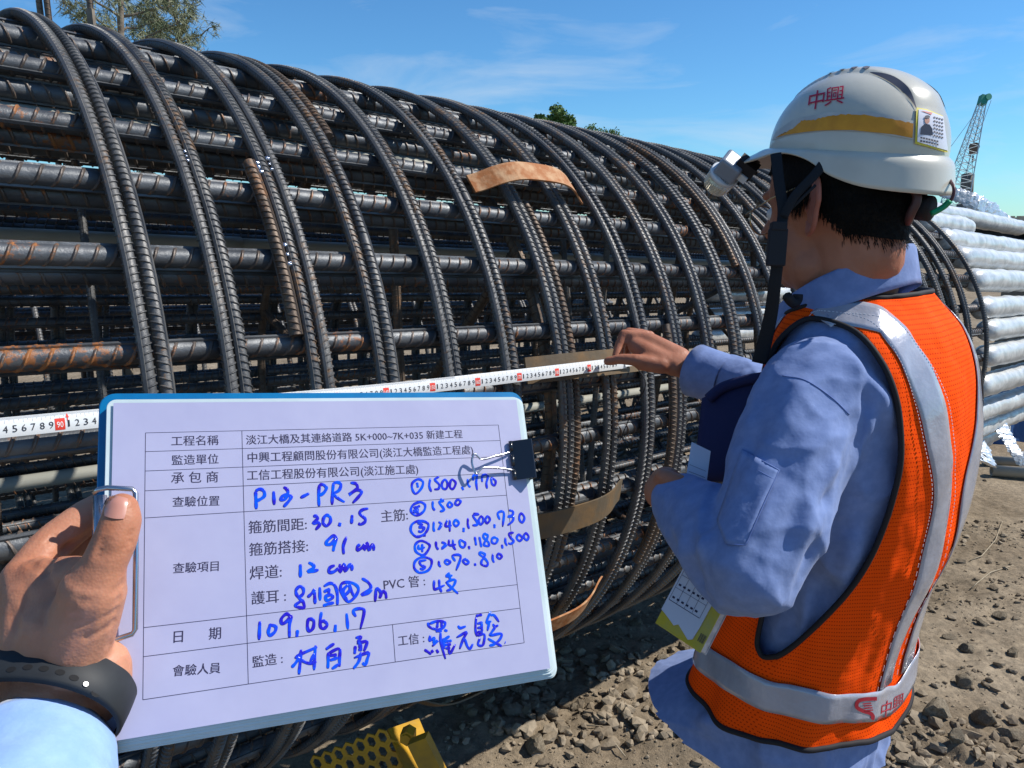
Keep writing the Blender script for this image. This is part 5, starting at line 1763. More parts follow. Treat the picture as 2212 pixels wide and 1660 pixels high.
def sleeve_chain(pts, k=7):
    P_ = catmull([p for p, r in pts], k); n = len(P_)
    rr = []
    for i in range(n):
        q = i / k; j = min(int(q), len(pts) - 2); rr.append(pts[j][1] + (pts[j + 1][1] - pts[j][1]) * (q - j))
    Q.add(tube(P_, rr, 18)); Q.ell(P_[0], (rr[0],) * 3); Q.ell(P_[-1], (rr[-1] * .96,) * 3)


sleeve_chain([(sh_n - LL * .055 + Vector((0, 0, -.012)), .058), (sh_n + FW * .012, .070), (sh_n.lerp(EL_N, .33) + FW * .012, .079), (sh_n.lerp(EL_N, .66), .075), (EL_N + Vector((0, 0, .01)), .068)], 8)
sleeve_chain([(EL_N + Vector((0, 0, .008)), .067), (EL_N.lerp(WR_N, .35), .064), (EL_N.lerp(WR_N, .65), .060), (EL_N.lerp(WR_N, .90), .048)], 7)
Q.chain([(EL_N + Vector((0, 0, -.012)), .052), (EL_N + FW * .03 + Vector((0, 0, -.012)), .050)])
sleeve_chain([(sh_f + LL * .06, .070), (sh_f + FW * .02, .070), (sh_f.lerp(EL_F, .6), .064), (EL_F, .060), (EL_F.lerp(WR_F, .5), .056), (EL_F.lerp(WR_F, .86), .050)], 7)
me = remesh(Q.V, Q.F, .0042, 10, 'shirt', .5)


def fold(p, c, d, w, amp, L_):
    """a soft ridge through c along direction d"""
    q = p - c; t = q.dot(d); r = (q - d * t)
    if abs(t) > L_: return 0
    s = r.length / w
    amp = math.copysign(min(abs(amp), w * .5), amp)
    return amp * math.exp(-s * s) * (1 - (t / L_) ** 2)


pre_t = BVHTree.FromPolygons([v.co.copy() for v in me.vertices], [tuple(p.vertices) for p in me.polygons])
FOLDS = []
rgf = random.Random(5)
for (u, v, z, du, dv, w, amp, L_) in [(1850, 960, 1.03, -70, 160, .013, .010, .09), (1800, 1010, 1.00, -100, 90, .011, .009, .08), (1790, 1080, 1.0, -110, 40, .010, -.009, .08),
                                      (1735, 1150, 1.0, -60, 130, .012, .009, .07), (1760, 1190, 1.02, -70, 90, .011, -.008, .08), (1640, 1130, .96, -90, 110, .016, .007, .10),
                                      (1700, 900, .96, -90, 160, .02, .006, .12), (1600, 1010, .98, -60, 120, .018, -.006, .10), (1480, 1210, 1.02, 30, 110, .014, .014, .07), (1450, 1180, 1.06, 60, 90, .011, -.012, .06),
                                      (1505, 1250, 1.0, -20, 90, .012, -.010, .06), (1530, 1180, .98, 60, 120, .014, .010, .08), (1420, 1160, 1.1, 20, 90, .012, .010, .05),
                                      (1830, 1200, 1.09, -30, 160, .012, .008, .10), (1790, 1280, 1.10, -50, 120, .012, -.008, .09), (1740, 1330, 1.1, -20, 100, .010, .008, .07),
                                      (1560, 1560, 1.12, -90, -50, .02, .010, .16), (1650, 1600, 1.15, 30, 120, .016, .012, .10), (1780, 1640, 1.2, 20, 100, .018, .012, .12), (1880, 1620, 1.25, -10, 100, .014, .012, .1),
                                      (1880, 830, 1.03, 60, 90, .016, .008, .07), (1560, 850, 1.62, -60, 30, .012, .006, .06), (1600, 820, 1.6, -30, 60, .010, .006, .05)]:
    dd_ = (P(u, v, 1) - EYE).normalized(); h_ = pre_t.ray_cast(EYE, dd_)
    if h_[0] is None: continue
    z = proj(h_[0])[2]; a = P(u, v, z); b = P(u + du, v + dv, z + .01); FOLDS.append((a, (b - a).normalized(), w, amp, L_))
def _cloth(p, n):
    p = p.copy()
    h = (.0065) * noise.noise(Vector((p.x * 9, p.y * 9, p.z * 5))) + (.0040) * noise.noise(Vector((p.x * 22 + p.z * 9, p.y * 22, p.z * 12))) + .0010 * noise.noise(p * 55)
    r1 = 1 - abs(noise.noise(Vector((p.x * 6.5 + p.z * 3.5, p.y * 6.5, p.z * 4.5 - p.x * 2)))); r2 = 1 - abs(noise.noise(Vector((p.x * 13 + 5, p.y * 13 + p.z * 6, p.z * 9))))
    h += .0075 * (r1 ** 5 - .4) + .0035 * (r2 ** 5 - .4)
    for f in FOLDS: h += fold(p, *f) * 1.6
    # shirt tail flares below the vest
    if p.z < .742:
        rel = p - Vector((XB, YB, p.z)); k = min(1.1, (.742 - p.z) / .085)
        p += FW * (max(0, rel.dot(FW)) * k * .78) + LL * (.02 * k * noise.noise(Vector((p.x * 7, p.y * 7, 0))))
    return inv @ (p + n * h)


reshape(me, _cloth)
# cut the bottom open along a curved tail hem
import bmesh
bm = bmesh.new(); bm.from_mesh(me)
cut = []
for f in bm.faces:
    c = parent_matrix(man) @ f.calc_center_median()
    rel = c - Vector((XB, YB, 0)); a = math.atan2(rel.dot(FW), rel.dot(LL))
    hem = .652 + .028 * max(0, math.sin(a)) + .008 * noise.noise(Vector((a * 2, 0, 0)))
    if c.z < hem and abs(rel.dot(FW)) < .5: cut.append(f)
bmesh.ops.delete(bm, geom=cut, context='FACES'); bm.to_mesh(me); bm.free()
shirt = link('shirt', me, man, M_SHIRT, True); shirt['label'] = 'light blue long-sleeved work shirt'
md = shirt.modifiers.new('s', 'SMOOTH'); md.factor = .5; md.iterations = 1
shirt_w = BVHTree.FromPolygons([parent_matrix(man) @ v.co for v in me.vertices], [tuple(p.vertices) for p in me.polygons])

# trousers
T = Soup()
T.add(tube([Vector((XB, YB, z)) + FW * .045 for z in (.92, .85, .74)], [(.105, .130)] * 3, 24, up=FW))
for s_ in (1, -1):
    T.chain([(Vector((XB, YB, .80)) + LL * (.085 * s_) + FW * .055, .082), (Vector((XB, YB, .45)) + LL * (.10 * s_) + FW * .04, .080), (Vector((XB, YB, -.05)) + LL * (.11 * s_), .066)])
me = remesh(T.V, T.F, .010, 5, 'trousers', .5)
reshape(me, lambda p, n: inv @ (p + n * (.006 * noise.noise(Vector((p.x * 9, p.y * 9, p.z * 7))))))
link('trousers', me, man, M_TROU, True)
for s_ in (1, -1):
    sh = Soup(); b0 = Vector((XB, YB, -.115)) + LL * (.11 * s_)
    sh.chain([(b0 - FW * .06, .042), (b0 + FW * .06, .043), (b0 + FW * .16 - Vector((0, 0, .012)), .034)]); sh.chain([(b0 - FW * .03, .04), (b0 - FW * .03 + Vector((0, 0, .09)), .048)])
    me = remesh(sh.V, sh.F, .006, 3, 'shoe', .5)
    for v in me.vertices: v.co = inv @ v.co
    link('shoe', me, man, M_BIND, True)

# ---------------- vest: shell over the torso, cut at arm holes, neck and hem
OFF = .012
VZ0, VZ1 = .70, 1.450
NA, NZ = 420, 200


VOFF = .013


def vp(z, a, off=VOFF):
    # looser towards the hem
    k = max(0, min(1, (1.0 - z) / .25))
    return tor(z, a, off + .010 * k + .0035 * math.sin(a * 9 + z * 8) * k + .0022 * math.sin(a * 5 + z * 21) + .0016 * noise.noise(Vector((math.cos(a) * 5, math.sin(a) * 5, z * 16))))


GJ, GI = 120, 200
_V = [vp(VZ0 + (VZ1 - VZ0) * j / GJ, 2 * PI * i / GI) for j in range(GJ + 1) for i in range(GI)]
_F = [(j * GI + i, j * GI + (i + 1) % GI, (j + 1) * GI + (i + 1) % GI, (j + 1) * GI + i) for j in range(GJ) for i in range(GI)]
vest_bvh = BVHTree.FromPolygons(_V, _F)


def pix_to_za(u, v):
    """surface parameters of the vest point seen at pixel (u, v)"""
    d = (P(u, v, 1) - EYE).normalized(); h = vest_bvh.ray_cast(EYE, d)
    if h[0] is None: return None
    j, i = divmod(h[2], GI)
    p0 = _V[j * GI + i]; ei = _V[j * GI + (i + 1) % GI] - p0; ej = _V[(j + 1) * GI + i] - p0; q = h[0] - p0
    return VZ0 + (VZ1 - VZ0) * (j + max(0, min(1, q.dot(ej) / ej.dot(ej)))) / GJ, 2 * PI * (i + max(0, min(1, q.dot(ei) / ei.dot(ei)))) / GI


def za_path(pix):
    out = []
    for u, v in pix:
        r_ = pix_to_za(u, v)
        if r_ is None: print('DBG miss', u, v); continue
        z, a = r_
        if a > PI: a -= 2 * PI        # keep the left side continuous around 0
        out.append((z, a))
    return out


ARM = [(1770, 690), (1850, 718), (1900, 778), (1935, 860), (1946, 960), (1936, 1050), (1892, 1180), (1822, 1290), (1745, 1368), (1665, 1418)]
arm_za = za_path(ARM)

ARM_BACK = arm_za
AL = [(z, a) for z, a in ARM_BACK]
ARM_FRONT = [(.905, R(7)), (.93, R(10)), (1.0, R(13)), (1.1, R(20)), (1.2, R(30)), (1.3, R(36)), (1.36, R(34)), (1.40, R(20))]
ARM_POLY = catmull([Vector((z, a, 0)) for z, a in AL + ARM_FRONT], 6, True)
ARM_POLY = [(p.x, p.y) for p in ARM_POLY]


def in_poly(z, a, poly):
    c = False; n = len(poly)
    for i in range(n):
        z1, a1 = poly[i]; z2, a2 = poly[(i + 1) % n]
        if (a1 > a) != (a2 > a) and z < (z2 - z1) * (a - a1) / (a2 - a1) + z1: c = not c
    return c


HEM = za_path([(1500, 1500), (1560, 1572), (1640, 1600), (1700, 1612), (1800, 1614), (1880, 1602), (1940, 1575)])
HEM_T = sorted([(a, z) for z, a in HEM])
HB = za_path([(1528, 1425), (1600, 1470), (1650, 1497), (1760, 1522), (1880, 1522), (1950, 1497)])
HB_T = sorted([(a, z) for z, a in HB])



def sym(a):
    """fold any angle to the left half: -90 (back) .. 90 (front)"""
    a = (a + PI) % (2 * PI) - PI
    if a > PI / 2: a = PI - a
    if a < -PI / 2: a = -PI - a
    return a


def hem_z(a): return lerp_tab(HEM_T, sym(a))[0]


def band_z(a): return lerp_tab(HB_T, sym(a))[0]


def neck_z(a):
    s = math.sin(a)
    return 1.443 - .045 * max(0, s) - .004 * (1 - abs(s))


vest = empty('safety_vest', (XB, YB, 1.0)); vest.parent = man
vest.location = (0, 0, 1.1)
V = []; F = []; UV = []
keep = {}
for j in range(NZ + 1):
    z = VZ0 + (VZ1 - VZ0) * j / NZ
    for i in range(NA): V.append((z, 2 * PI * i / NA))


def ok(z, a):
    if z < hem_z(a) or z > neck_z(a): return False
    s = sym(a)
    if in_poly(z, s, ARM_POLY): return False
    if abs((a % (2 * PI)) - PI / 2) < .05 + .22 * max(0, z - 1.2) * 4: return False     # front opening
    return True


flag = [ok(z, a) for z, a in V]
F = []
for j in range(NZ):
    for i in range(NA):
        q = (j * NA + i, j * NA + (i + 1) % NA, (j + 1) * NA + (i + 1) % NA, (j + 1) * NA + i)
        if all(flag[k] for k in q): F.append(q)
used = sorted({k for f in F for k in f}); rem = {k: i for i, k in enumerate(used)}
VW = [vp(*V[k]) for k in used]; FW_ = [tuple(rem[k] for k in f) for f in F]
vinv = parent_matrix(vest).inverted()
me = mesh('mesh_cloth', [vinv @ p for p in VW], FW_)
uvl = me.uv_layers.new(name='UVMap')
for poly, f in zip(me.polygons, F):
    for li, k in zip(poly.loop_indices, f):
        z, a = V[k]
        if a > PI * 1.9 and min(V[q][1] for q in f) < .2: pass
        aa = a if not (a < .1 and max(V[q][1] for q in f) > 6) else a + 2 * PI
        uvl.data[li].uv = (aa * .165, z)
o = link('mesh_cloth', me, vest, M_VEST, True)
md = o.modifiers.new('t', 'SOLIDIFY'); md.thickness = .0012
vest_t = BVHTree.FromPolygons(VW, FW_)


def rim_tube(path_za, r_, closed=False, off=VOFF + .001, name='edge_binding', m=M_BIND):
    pts = [vp(z, a, off) for z, a in path_za]
    mb = MB(); mb.tube(pts, (r_ * .45, r_) if False else r_, 8, closed); return mb.build(name, m, vest, True)


rim_tube(ARM_POLY, .0042, True)
rim_tube([(z, PI - a) for z, a in ARM_POLY], .0042, True)
rim_tube([(hem_z(a) + .002, a) for a in [R(98 + 344 * i / 160) for i in range(161)]], .0048)
rim_tube([(neck_z(a) - .001, a) for a in [R(110 + 320 * i / 120) for i in range(121)]], .0040)
for a in (R(84), R(96)):
    rim_tube([(z, a) for z in np.linspace(hem_z(a), 1.2, 40)], .004)


def ribbon(path, width, name, m, off=VOFF + .0035, closed=False, k=8):
    """strip of given width following (z, a) path on the vest"""
    dense = catmull([Vector((z, a, 0)) for z, a in path], k)
    n = len(dense); V = []; F = []; W_ = 6
    for i, q in enumerate(dense):
        z, a = q.x, q.y
        q2 = dense[min(i + 1, n - 1)]; q0 = dense[max(i - 1, 0)]
        t = (vp(q2.x, q2.y, off) - vp(q0.x, q0.y, off)).normalized()
        dz = (vp(z + .004, a, off) - vp(z - .004, a, off)) / .008; da = (vp(z, a + .02, off) - vp(z, a - .02, off)) / .04
        nrm = da.cross(dz).normalized(); s = nrm.cross(t).normalized()
        # solve s = x*dz + y*da
        A11, A12, A22 = dz.dot(dz), dz.dot(da), da.dot(da); b1, b2 = s.dot(dz), s.dot(da); dt = A11 * A22 - A12 * A12
        x = (b1 * A22 - b2 * A12) / dt; y = (A11 * b2 - A12 * b1) / dt
        for j in range(W_ + 1):
            w = (j / W_ - .5) * width; V.append(vp(z + x * w, a + y * w, off + (.0006 if 0 < j < W_ else 0)))
    for i in range(n - 1):
        for j in range(W_): b = i * (W_ + 1) + j; F.append((b, b + 1, b + W_ + 2, b + W_ + 1))
    o = wobj(name, V, F, m, vest, True)
    md = o.modifiers.new('t', 'SOLIDIFY'); md.thickness = .0012; md.offset = 0
    return o, V


ST = za_path([(1775, 690), (1808, 674), (1850, 662), (1905, 692), (1962, 768), (2003, 860), (2025, 960), (2031, 1080), (2021, 1200), (1997, 1320), (1966, 1430)])
ST = [q for q in ST if q[0] < 1.425]
ST = [(z, max(a, R(-79))) for z, a in ST]
ST[-1] = (band_z(R(-79)) + .022, R(-80))

zb0 = band_z(ST[-1][1])
stl, SV = ribbon(ST, .049, 'reflective_stripe', M_STRIPE)
str_, _ = ribbon([(z, PI - a) for z, a in ST], .049, 'reflective_stripe', M_STRIPE)
hb_, _ = ribbon([(band_z(a), a) for a in [R(100 + 340 * i / 40) for i in range(41)]], .049, 'reflective_stripe', M_STRIPE, off=VOFF + .0055, k=4)
fr = [(1.40, R(52)), (1.33, R(58)), (1.2, R(62)), (1.05, R(60)), (.95, R(58)), (.90, R(57))]
ribbon(fr, .049, 'reflective_stripe', M_STRIPE); ribbon([(z, PI - a) for z, a in fr], .049, 'reflective_stripe', M_STRIPE)

M_STI = mat('white_stitching', (.70, .70, .74), .7)
for off_s in (-.0205, .0205):
    dn_ = catmull([Vector((z, a, 0)) for z, a in ST], 26); mb = MB()
    for i in range(0, len(dn_) - 1, 2):
        q, q2 = dn_[i], dn_[i + 1]; r_ = .16
        a_, b_ = vp(q.x, q.y + off_s / .13, VOFF + .0052), vp(q2.x, q2.y + off_s / .13, VOFF + .0052)
        if (b_ - a_).length > 1e-5: mb.tube([a_, b_], .0005, 4)
    o_ = mb.build('stitching', M_STI, stl); o_['kind'] = 'stuff'
# stitches along the left back stripe and print on the hem band
tree_v = [BVHTree.FromPolygons([parent_matrix(vest) @ v.co for v in q.data.vertices], [tuple(p.vertices) for p in q.data.polygons]) for q in (hb_, stl)]


def stamp(name, geo_pix, m, parent, tree, lift=.0012, off_dir=None):
    """print flat geometry, given in photo pixels, on to the real surface behind it"""
    V = []; 
    for u, v in geo_pix[0]:
        d = (P(u, v, 1) - EYE).normalized(); h = tree.ray_cast(EYE, d)
        if h[0] is None: V.append(None); continue
        nn_ = h[1] if h[1].dot(d) < 0 else -h[1]; V.append(h[0] + nn_ * lift - d * .0004)
    F = [f for f in geo_pix[1] if all(V[i] is not None for i in f)]
    used = sorted({i for f in F for i in f})
    if not used: print('DBG stamp miss', name); return None
    r_ = {k: i for i, k in enumerate(used)}
    return wobj(name, [V[k] for k in used], [tuple(r_[i] for i in f) for f in F], m, parent)


def pix_text(s, o, ex, ey, size=1.0, bold=0.0):
    """text laid out in pixel space: origin o, ex = pixel vector of one em to the right, ey = one em up"""
    V, F = text_geo(s); out = [(o[0] + x * ex[0] + y * ey[0], o[1] + x * ex[1] + y * ey[1]) for x, y in V]
    n = len(out); FF = list(F)
    if bold:
        for bx, by in ((bold, 0), (0, bold), (bold, bold)):
            out += [(x + bx, y + by) for x, y in out[:n]]
    return out, FF


def stroke_pix(pts, w):
    """thick polyline as quads in pixel space"""
    V = []; F = []
    for i, (x, y) in enumerate(pts):
        x0, y0 = pts[max(i - 1, 0)]; x1, y1 = pts[min(i + 1, len(pts) - 1)]
        L_ = math.hypot(x1 - x0, y1 - y0) or 1; nx_, ny_ = -(y1 - y0) / L_ * w / 2, (x1 - x0) / L_ * w / 2
        V += [(x + nx_, y + ny_), (x - nx_, y - ny_)]
    for i in range(len(pts) - 1): F.append((2 * i, 2 * i + 1, 2 * i + 3, 2 * i + 2))
    return V, F


sp_ = [(1893, 1509), (1866, 1510), (1852, 1515), (1850, 1527), (1862, 1535), (1880, 1541), (1884, 1551), (1870, 1561), (1848, 1563)]
stamp('print_emblem', stroke_pix([(p.x, p.y) for p in catmull([Vector((x, y, 0)) for x, y in sp_], 4)], 8), M_LOGO, hb_, tree_v[0])
for k in range(4):
    stamp('print_emblem', stroke_pix([(1862 + k * 1.5, 1520 + k * 5), (1880 + k * 1.5, 1518 + k * 5)], 2.6), M_LOGO, hb_, tree_v[0], lift=.0016)
stamp('print_text', pix_text('中', (1898, 1550), (28, -10), (4, -38)), M_LOGO, hb_, tree_v[0])
stamp('print_text', pix_text('興', (1925, 1538), (26, -13), (3, -38)), M_LOGO, hb_, tree_v[0])

# collar
CCN = Vector((XB, YB, 0)) + FW * .043 + LL * .024; CCN.z = 1.447
NC = 72; V = []; F = []
prof = [(0, .0), (-.004, .012), (-.002, .030), (.002, .041), (.006, .043), (.009, .039), (.013, .020), (.019, -.004), (.021, -.012)]
def col_pt(a, ro, hz):
    # a = pi at the back
    f = math.cos(a); l = math.sin(a)
    p = CCN + FW * (f * (.082 + ro)) + LL * (l * (.085 + ro))
    k = 1 if f < 0 else 1 - .25 * f
    p.z += -.045 * f + hz * k - .026 + .004 * f * f
    return p
a_s = [R(16 + 328 * i / NC) for i in range(NC + 1)]
for a in a_s:
    for ro, hz in prof: V.append(col_pt(a, ro + .0008 * noise.noise(Vector((a * 2, hz * 30, 0))), hz))
m_ = len(prof)
for i in range(NC):
    for j in range(m_ - 1): b = i * m_ + j; F.append((b, b + 1, b + m_ + 1, b + m_))
col = wobj('shirt_collar', V, F, M_SHIRT, man, True)
md = col.modifiers.new('t', 'SOLIDIFY'); md.thickness = .0015

# shirt details: chest-pocket style sleeve pocket, seams and cuff
def surf_path(pix, tree, r_, name, m, parent, lift=.0006):
    pts = []
    for u, v in pix:
        d = (P(u, v, 1) - EYE).normalized(); h = tree.ray_cast(EYE, d)
        if h[0] is not None: pts.append(h[0] - d * lift)
    if len(pts) < 2: print('DBG path miss', name); return
    mb = MB(); mb.tube(pts, r_, 5); return mb.build(name, m, parent, True)


def dense(pix, k=8): return [(p.x, p.y) for p in catmull([Vector((u, v, 0)) for u, v in pix], k)]


def lin(pix, step=10):
    out = []
    for (a, b), (c, d) in zip(pix[:-1], pix[1:]):
        n = max(1, int(math.hypot(c - a, d - b) / step))
        out += [(a + (c - a) * i / n, b + (d - b) * i / n) for i in range(n)]
    return out + [pix[-1]]


M_SEAM = mat('shirt_seam_thread', (.10, .16, .38), .85)
for pth in (dense([(1690, 812), (1740, 822), (1795, 858), (1835, 896)]),):
    surf_path(pth, shirt_w, .0007, 'seam', M_SEAM, shirt)
# sleeve pocket: a patch following the sleeve
pk = [(1604, 972), (1683, 1016), (1610, 1178), (1570, 1176), (1552, 1128)]
V = []; n1 = 10
A, B_, C_, D_, E2_ = pk
top = [(A[0] + (B_[0] - A[0]) * i / n1, A[1] + (B_[1] - A[1]) * i / n1) for i in range(n1 + 1)]
bot = [(E2_[0], E2_[1]), ((E2_[0] + D_[0]) / 2, (E2_[1] + D_[1]) / 2), D_, (1590, 1179), C_]
botd = []
for i in range(n1 + 1):
    q = i / n1 * (len(bot) - 1); j = min(int(q), len(bot) - 2); botd.append((bot[j][0] + (bot[j + 1][0] - bot[j][0]) * (q - j), bot[j][1] + (bot[j + 1][1] - bot[j][1]) * (q - j)))
n2 = 16; pv = []; pf = []
for j in range(n2 + 1):
    for i in range(n1 + 1):
        t_, b_ = top[i], botd[i]; pv.append((t_[0] + (b_[0] - t_[0]) * j / n2, t_[1] + (b_[1] - t_[1]) * j / n2))
for j in range(n2):
    for i in range(n1): b = j * (n1 + 1) + i; pf.append((b, b + 1, b + n1 + 2, b + n1 + 1))
po = stamp('sleeve_pocket', (pv, pf), M_SHIRT, shirt, shirt_w, lift=.0022)
if po: po.data.polygons.foreach_set('use_smooth', [True] * len(po.data.polygons)); md = po.modifiers.new('t', 'SOLIDIFY'); md.thickness = .0022; md.offset = 0
surf_path(lin(pk + [pk[0]]), shirt_w, .0008, 'seam', M_SEAM, shirt, lift=.0034)
surf_path(lin([(1595, 993), (1672, 1036)]), shirt_w, .0006, 'seam', M_SEAM, shirt, lift=.0036)
# far cuff with two buttons
cz = P(1490, 812, 1.66); cdir = (WR_F - EL_F).normalized()
cuf = MB()
pts = [WR_F - cdir * .085, WR_F - cdir * .06, WR_F - cdir * .03, WR_F - cdir * .004]
V1, F1 = tube(pts, [.054, .055, .056, .058], 30, cap=False); V2, F2 = tube(pts, [.0525, .0535, .0545, .0565], 30, cap=False)
cuf.add(V1, F1); cuf.add(V2, [tuple(reversed(f)) for f in F2])
b0 = 3 * 30
cuf.F += [(b0 + i, b0 + (i + 1) % 30, 120 + b0 + (i + 1) % 30, 120 + b0 + i) for i in range(30)]; cuf.M += [0] * 30
cuff = cuf.build('cuff', M_SHIRT, man, True)
ct = BVHTree.FromPolygons(V1, F1)
for u, v in ((1484, 880), (1482, 905)):
    d = (P(u, v, 1) - EYE).normalized(); h = ct.ray_cast(EYE, d)
    if h[0] is not None:
        mb = MB(); mb.tube([h[0], h[0] + h[1] * (.002 if h[1].dot(d) < 0 else -.002)], .0058, 12); mb.build('button', mat('pearl_button', (.45, .50, .62), .3), cuff)

# glasses
mb = MB(); mb.tube([hd(-.005, .079, .020), hd(.035, .080, .012), hd(.088, .074, -.004)], .0011, 6)
mb.tube([hd(-.005, -.079, .020), hd(.035, -.080, .012), hd(.088, -.072, -.004)], .0011, 6)
for s_ in (1, -1):
    mb.tube([hd(.092 - .006 * abs(math.cos(a)), (.037 + .030 * math.cos(a)) * s_, -.012 + .021 * math.sin(a)) for a in [2 * PI * i / 22 for i in range(22)]], .0012, 6, closed=True)
mb.tube([hd(.094, .008, -.008), hd(.097, 0, -.005), hd(.094, -.008, -.008)], .0011, 6)
gl = mb.build('glasses_frame', M_GOLD, man, True)
M_LENS = mat('clear_lens', (.9, .95, 1), .02, trans=1, ior=1.1)
for s_ in (1, -1):
    c = hd(.090, .037 * s_, -.012); V = [c] + [hd(.090, (.037 + .029 * math.cos(2 * PI * i / 20)) * s_, -.012 + .020 * math.sin(2 * PI * i / 20)) for i in range(20)]
    wobj('lens', V, [(0, 1 + i, 1 + (i + 1) % 20) for i in range(20)], M_LENS, gl)

# ================================================================ HARD HAT
GF = Vector((-.545, .838, .10)).normalized(); GL = Vector((-GF.y, GF.x, 0)).normalized(); GU = GF.cross(GL).normalized()
if GU.z < 0: GU = -GU
GC = P(1846, 330, 1.120)
GA, GB, GH = .126, .108, .112
hat = empty('hard_hat', GC, "scuffed ivory hard hat with a torn amber band worn by the inspector", 'hard hat')


def hat_pt(al, el, dr=0.0):
    """dome point: al azimuth (0 front, + his left), el elevation 0..90"""
    c, s = math.cos(el), math.sin(el)
    f, l = math.cos(al) * c, math.sin(al) * c
    e = .92
    z = math.copysign(abs(s) ** e, s)
    lat = l * GB
    ridge = .0042 * max(0, min(1, (.040 - abs(lat)) / .006)) * max(0, min(1, (el - R(30)) / R(12)))
    k = 1 + (dr + ridge) / .12
    return GC + GF * (f * GA * k) + GL * (lat * k) + GU * (z * GH * k)


SK_D = [(0, .030), (30, .026), (50, .017), (65, .009), (80, .006), (95, .014), (110, .033), (130, .045), (180, .050)]
SK_E = [(0, .070), (20, .058), (40, .028), (55, .013), (75, .009), (120, .009), (180, .011)]


def skirt_pt(al, q, inner=0.0):
    a = abs(math.degrees(al)); dp = lerp_tab(SK_D, a)[0]; ex = lerp_tab(SK_E, a)[0]
    f, l = math.cos(al), math.sin(al)
    st = .0065
    rr = st * min(1, q * 6) + ex * (q ** (1.3 if a < 60 else .8)) - inner
    return GC + GF * (f * (GA + rr)) + GL * (l * (GB + rr)) - GU * (dp * q ** (1.0 if a > 60 else 1.2))


NAZ, NEL, NSK = 120, 34, 8
V = []; F = []
rows_ = []
for j in range(NEL):
    el = R(90) * (1 - (j + 1) / NEL) if True else 0
    rows_.append(('d', el))
for j in range(1, NSK + 1): rows_.append(('s', j / NSK))
V.append(hat_pt(0, R(89.99)))
for kd, q in rows_:
    for i in range(NAZ):
        al = -PI + 2 * PI * i / NAZ
        V.append(hat_pt(al, q) if kd == 'd' else skirt_pt(al, q))
nr = len(rows_)
for i in range(NAZ): F.append((0, 1 + i, 1 + (i + 1) % NAZ))
for j in range(nr - 1):
    for i in range(NAZ): F.append((1 + j * NAZ + i, 1 + (j + 1) * NAZ + i, 1 + (j + 1) * NAZ + (i + 1) % NAZ, 1 + j * NAZ + (i + 1) % NAZ))
hat_t = BVHTree.FromPolygons(V, F)
hin = parent_matrix(hat).inverted()
me = mesh('shell', [hin @ v for v in V], F)
me.polygons.foreach_set('use_smooth', [True] * len(me.polygons))
try: me.set_sharp_from_angle(angle=R(38))
except Exception: pass
sh = link('shell', me, hat, M_HELM)
me.materials.append(M_HELMIN)
md = sh.modifiers.new('t', 'SOLIDIFY'); md.thickness = .0028; md.offset = -1; md.material_offset = 1
bm = bmesh.new(); bm.from_mesh(me); bmesh.ops.recalc_face_normals(bm, faces=bm.faces); bm.to_mesh(me); bm.free()
# vents along the crown, their shade laid on as dark strips
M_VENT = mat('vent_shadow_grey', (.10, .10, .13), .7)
def dome_strip(pts, w, lift):
    V = []; F = []
    for i, (f, l) in enumerate(pts):
        # f, l fractions on the dome
        def q(f, l):
            r2 = min(.999, f * f + l * l); el = math.acos(math.sqrt(r2)); al = math.atan2(l, f); return hat_pt(al, el, lift)
        f0, l0 = pts[max(i - 1, 0)]; f1, l1 = pts[min(i + 1, len(pts) - 1)]; L_ = math.hypot(f1 - f0, l1 - l0) or 1
        nx_, ny_ = -(l1 - l0) / L_ * w / 2, (f1 - f0) / L_ * w / 2
        kk = math.sin(PI * (i + .3) / (len(pts) - .4))
        V += [q(f + nx_ * kk, l + ny_ * kk), q(f - nx_ * kk, l - ny_ * kk)]
    for i in range(len(pts) - 1): F.append((2 * i, 2 * i + 1, 2 * i + 3, 2 * i + 2))
    return V, F
for s_ in (1, -1):
    V, F = dome_strip([(-.22 - .60 * i / 14, s_ * (.36 - .02 * i / 14)) for i in range(15)], .075, .0012); wobj('vent_shade', V, F, M_VENT, hat, True)
    for f0 in (.36, .22, .08, -.06):
        V, F = dome_strip([(f0 - .07 * i / 6 - .02, s_ * (.20 + .13 * i / 6)) for i in range(7)], .075, .0012); wobj('vent_shade', V, F, M_VENT, hat, True)

M_AMB = mat('torn_amber_reflective_band', (.70, .30, .012), .5, 0, .5, color2=(.56, .22, .008), noise_scale=25, bump=.0006, bump_scale=60)
M_AMB_OLD = mat('peeled_band_glue', (.42, .42, .40), .4, color2=(.55, .53, .47), noise_scale=30)


def grid_between(top, bot, n1=26, n2=5, jag=0, seed=1):
    T_ = [Vector((x, y, 0)) for x, y in top]; B_ = [Vector((x, y, 0)) for x, y in bot]
    def samp(L_, q):
        q *= len(L_) - 1; j = min(int(q), len(L_) - 2); return L_[j].lerp(L_[j + 1], q - j)
    V = []; F = []
    for i in range(n1 + 1):
        a, b = samp(T_, i / n1), samp(B_, i / n1)
        if jag: a = a + Vector((0, jag * noise.noise(Vector((i * .9, seed, 0))), 0))
        for j in range(n2 + 1): p = a.lerp(b, j / n2); V.append((p.x, p.y))
    for i in range(n1):
        for j in range(n2): b = i * (n2 + 1) + j; F.append((b, b + 1, b + n2 + 2, b + n2 + 1))
    return V, F


def smooth_obj(o):
    if o: o.data.polygons.foreach_set('use_smooth', [True] * len(o.data.polygons))
    return o


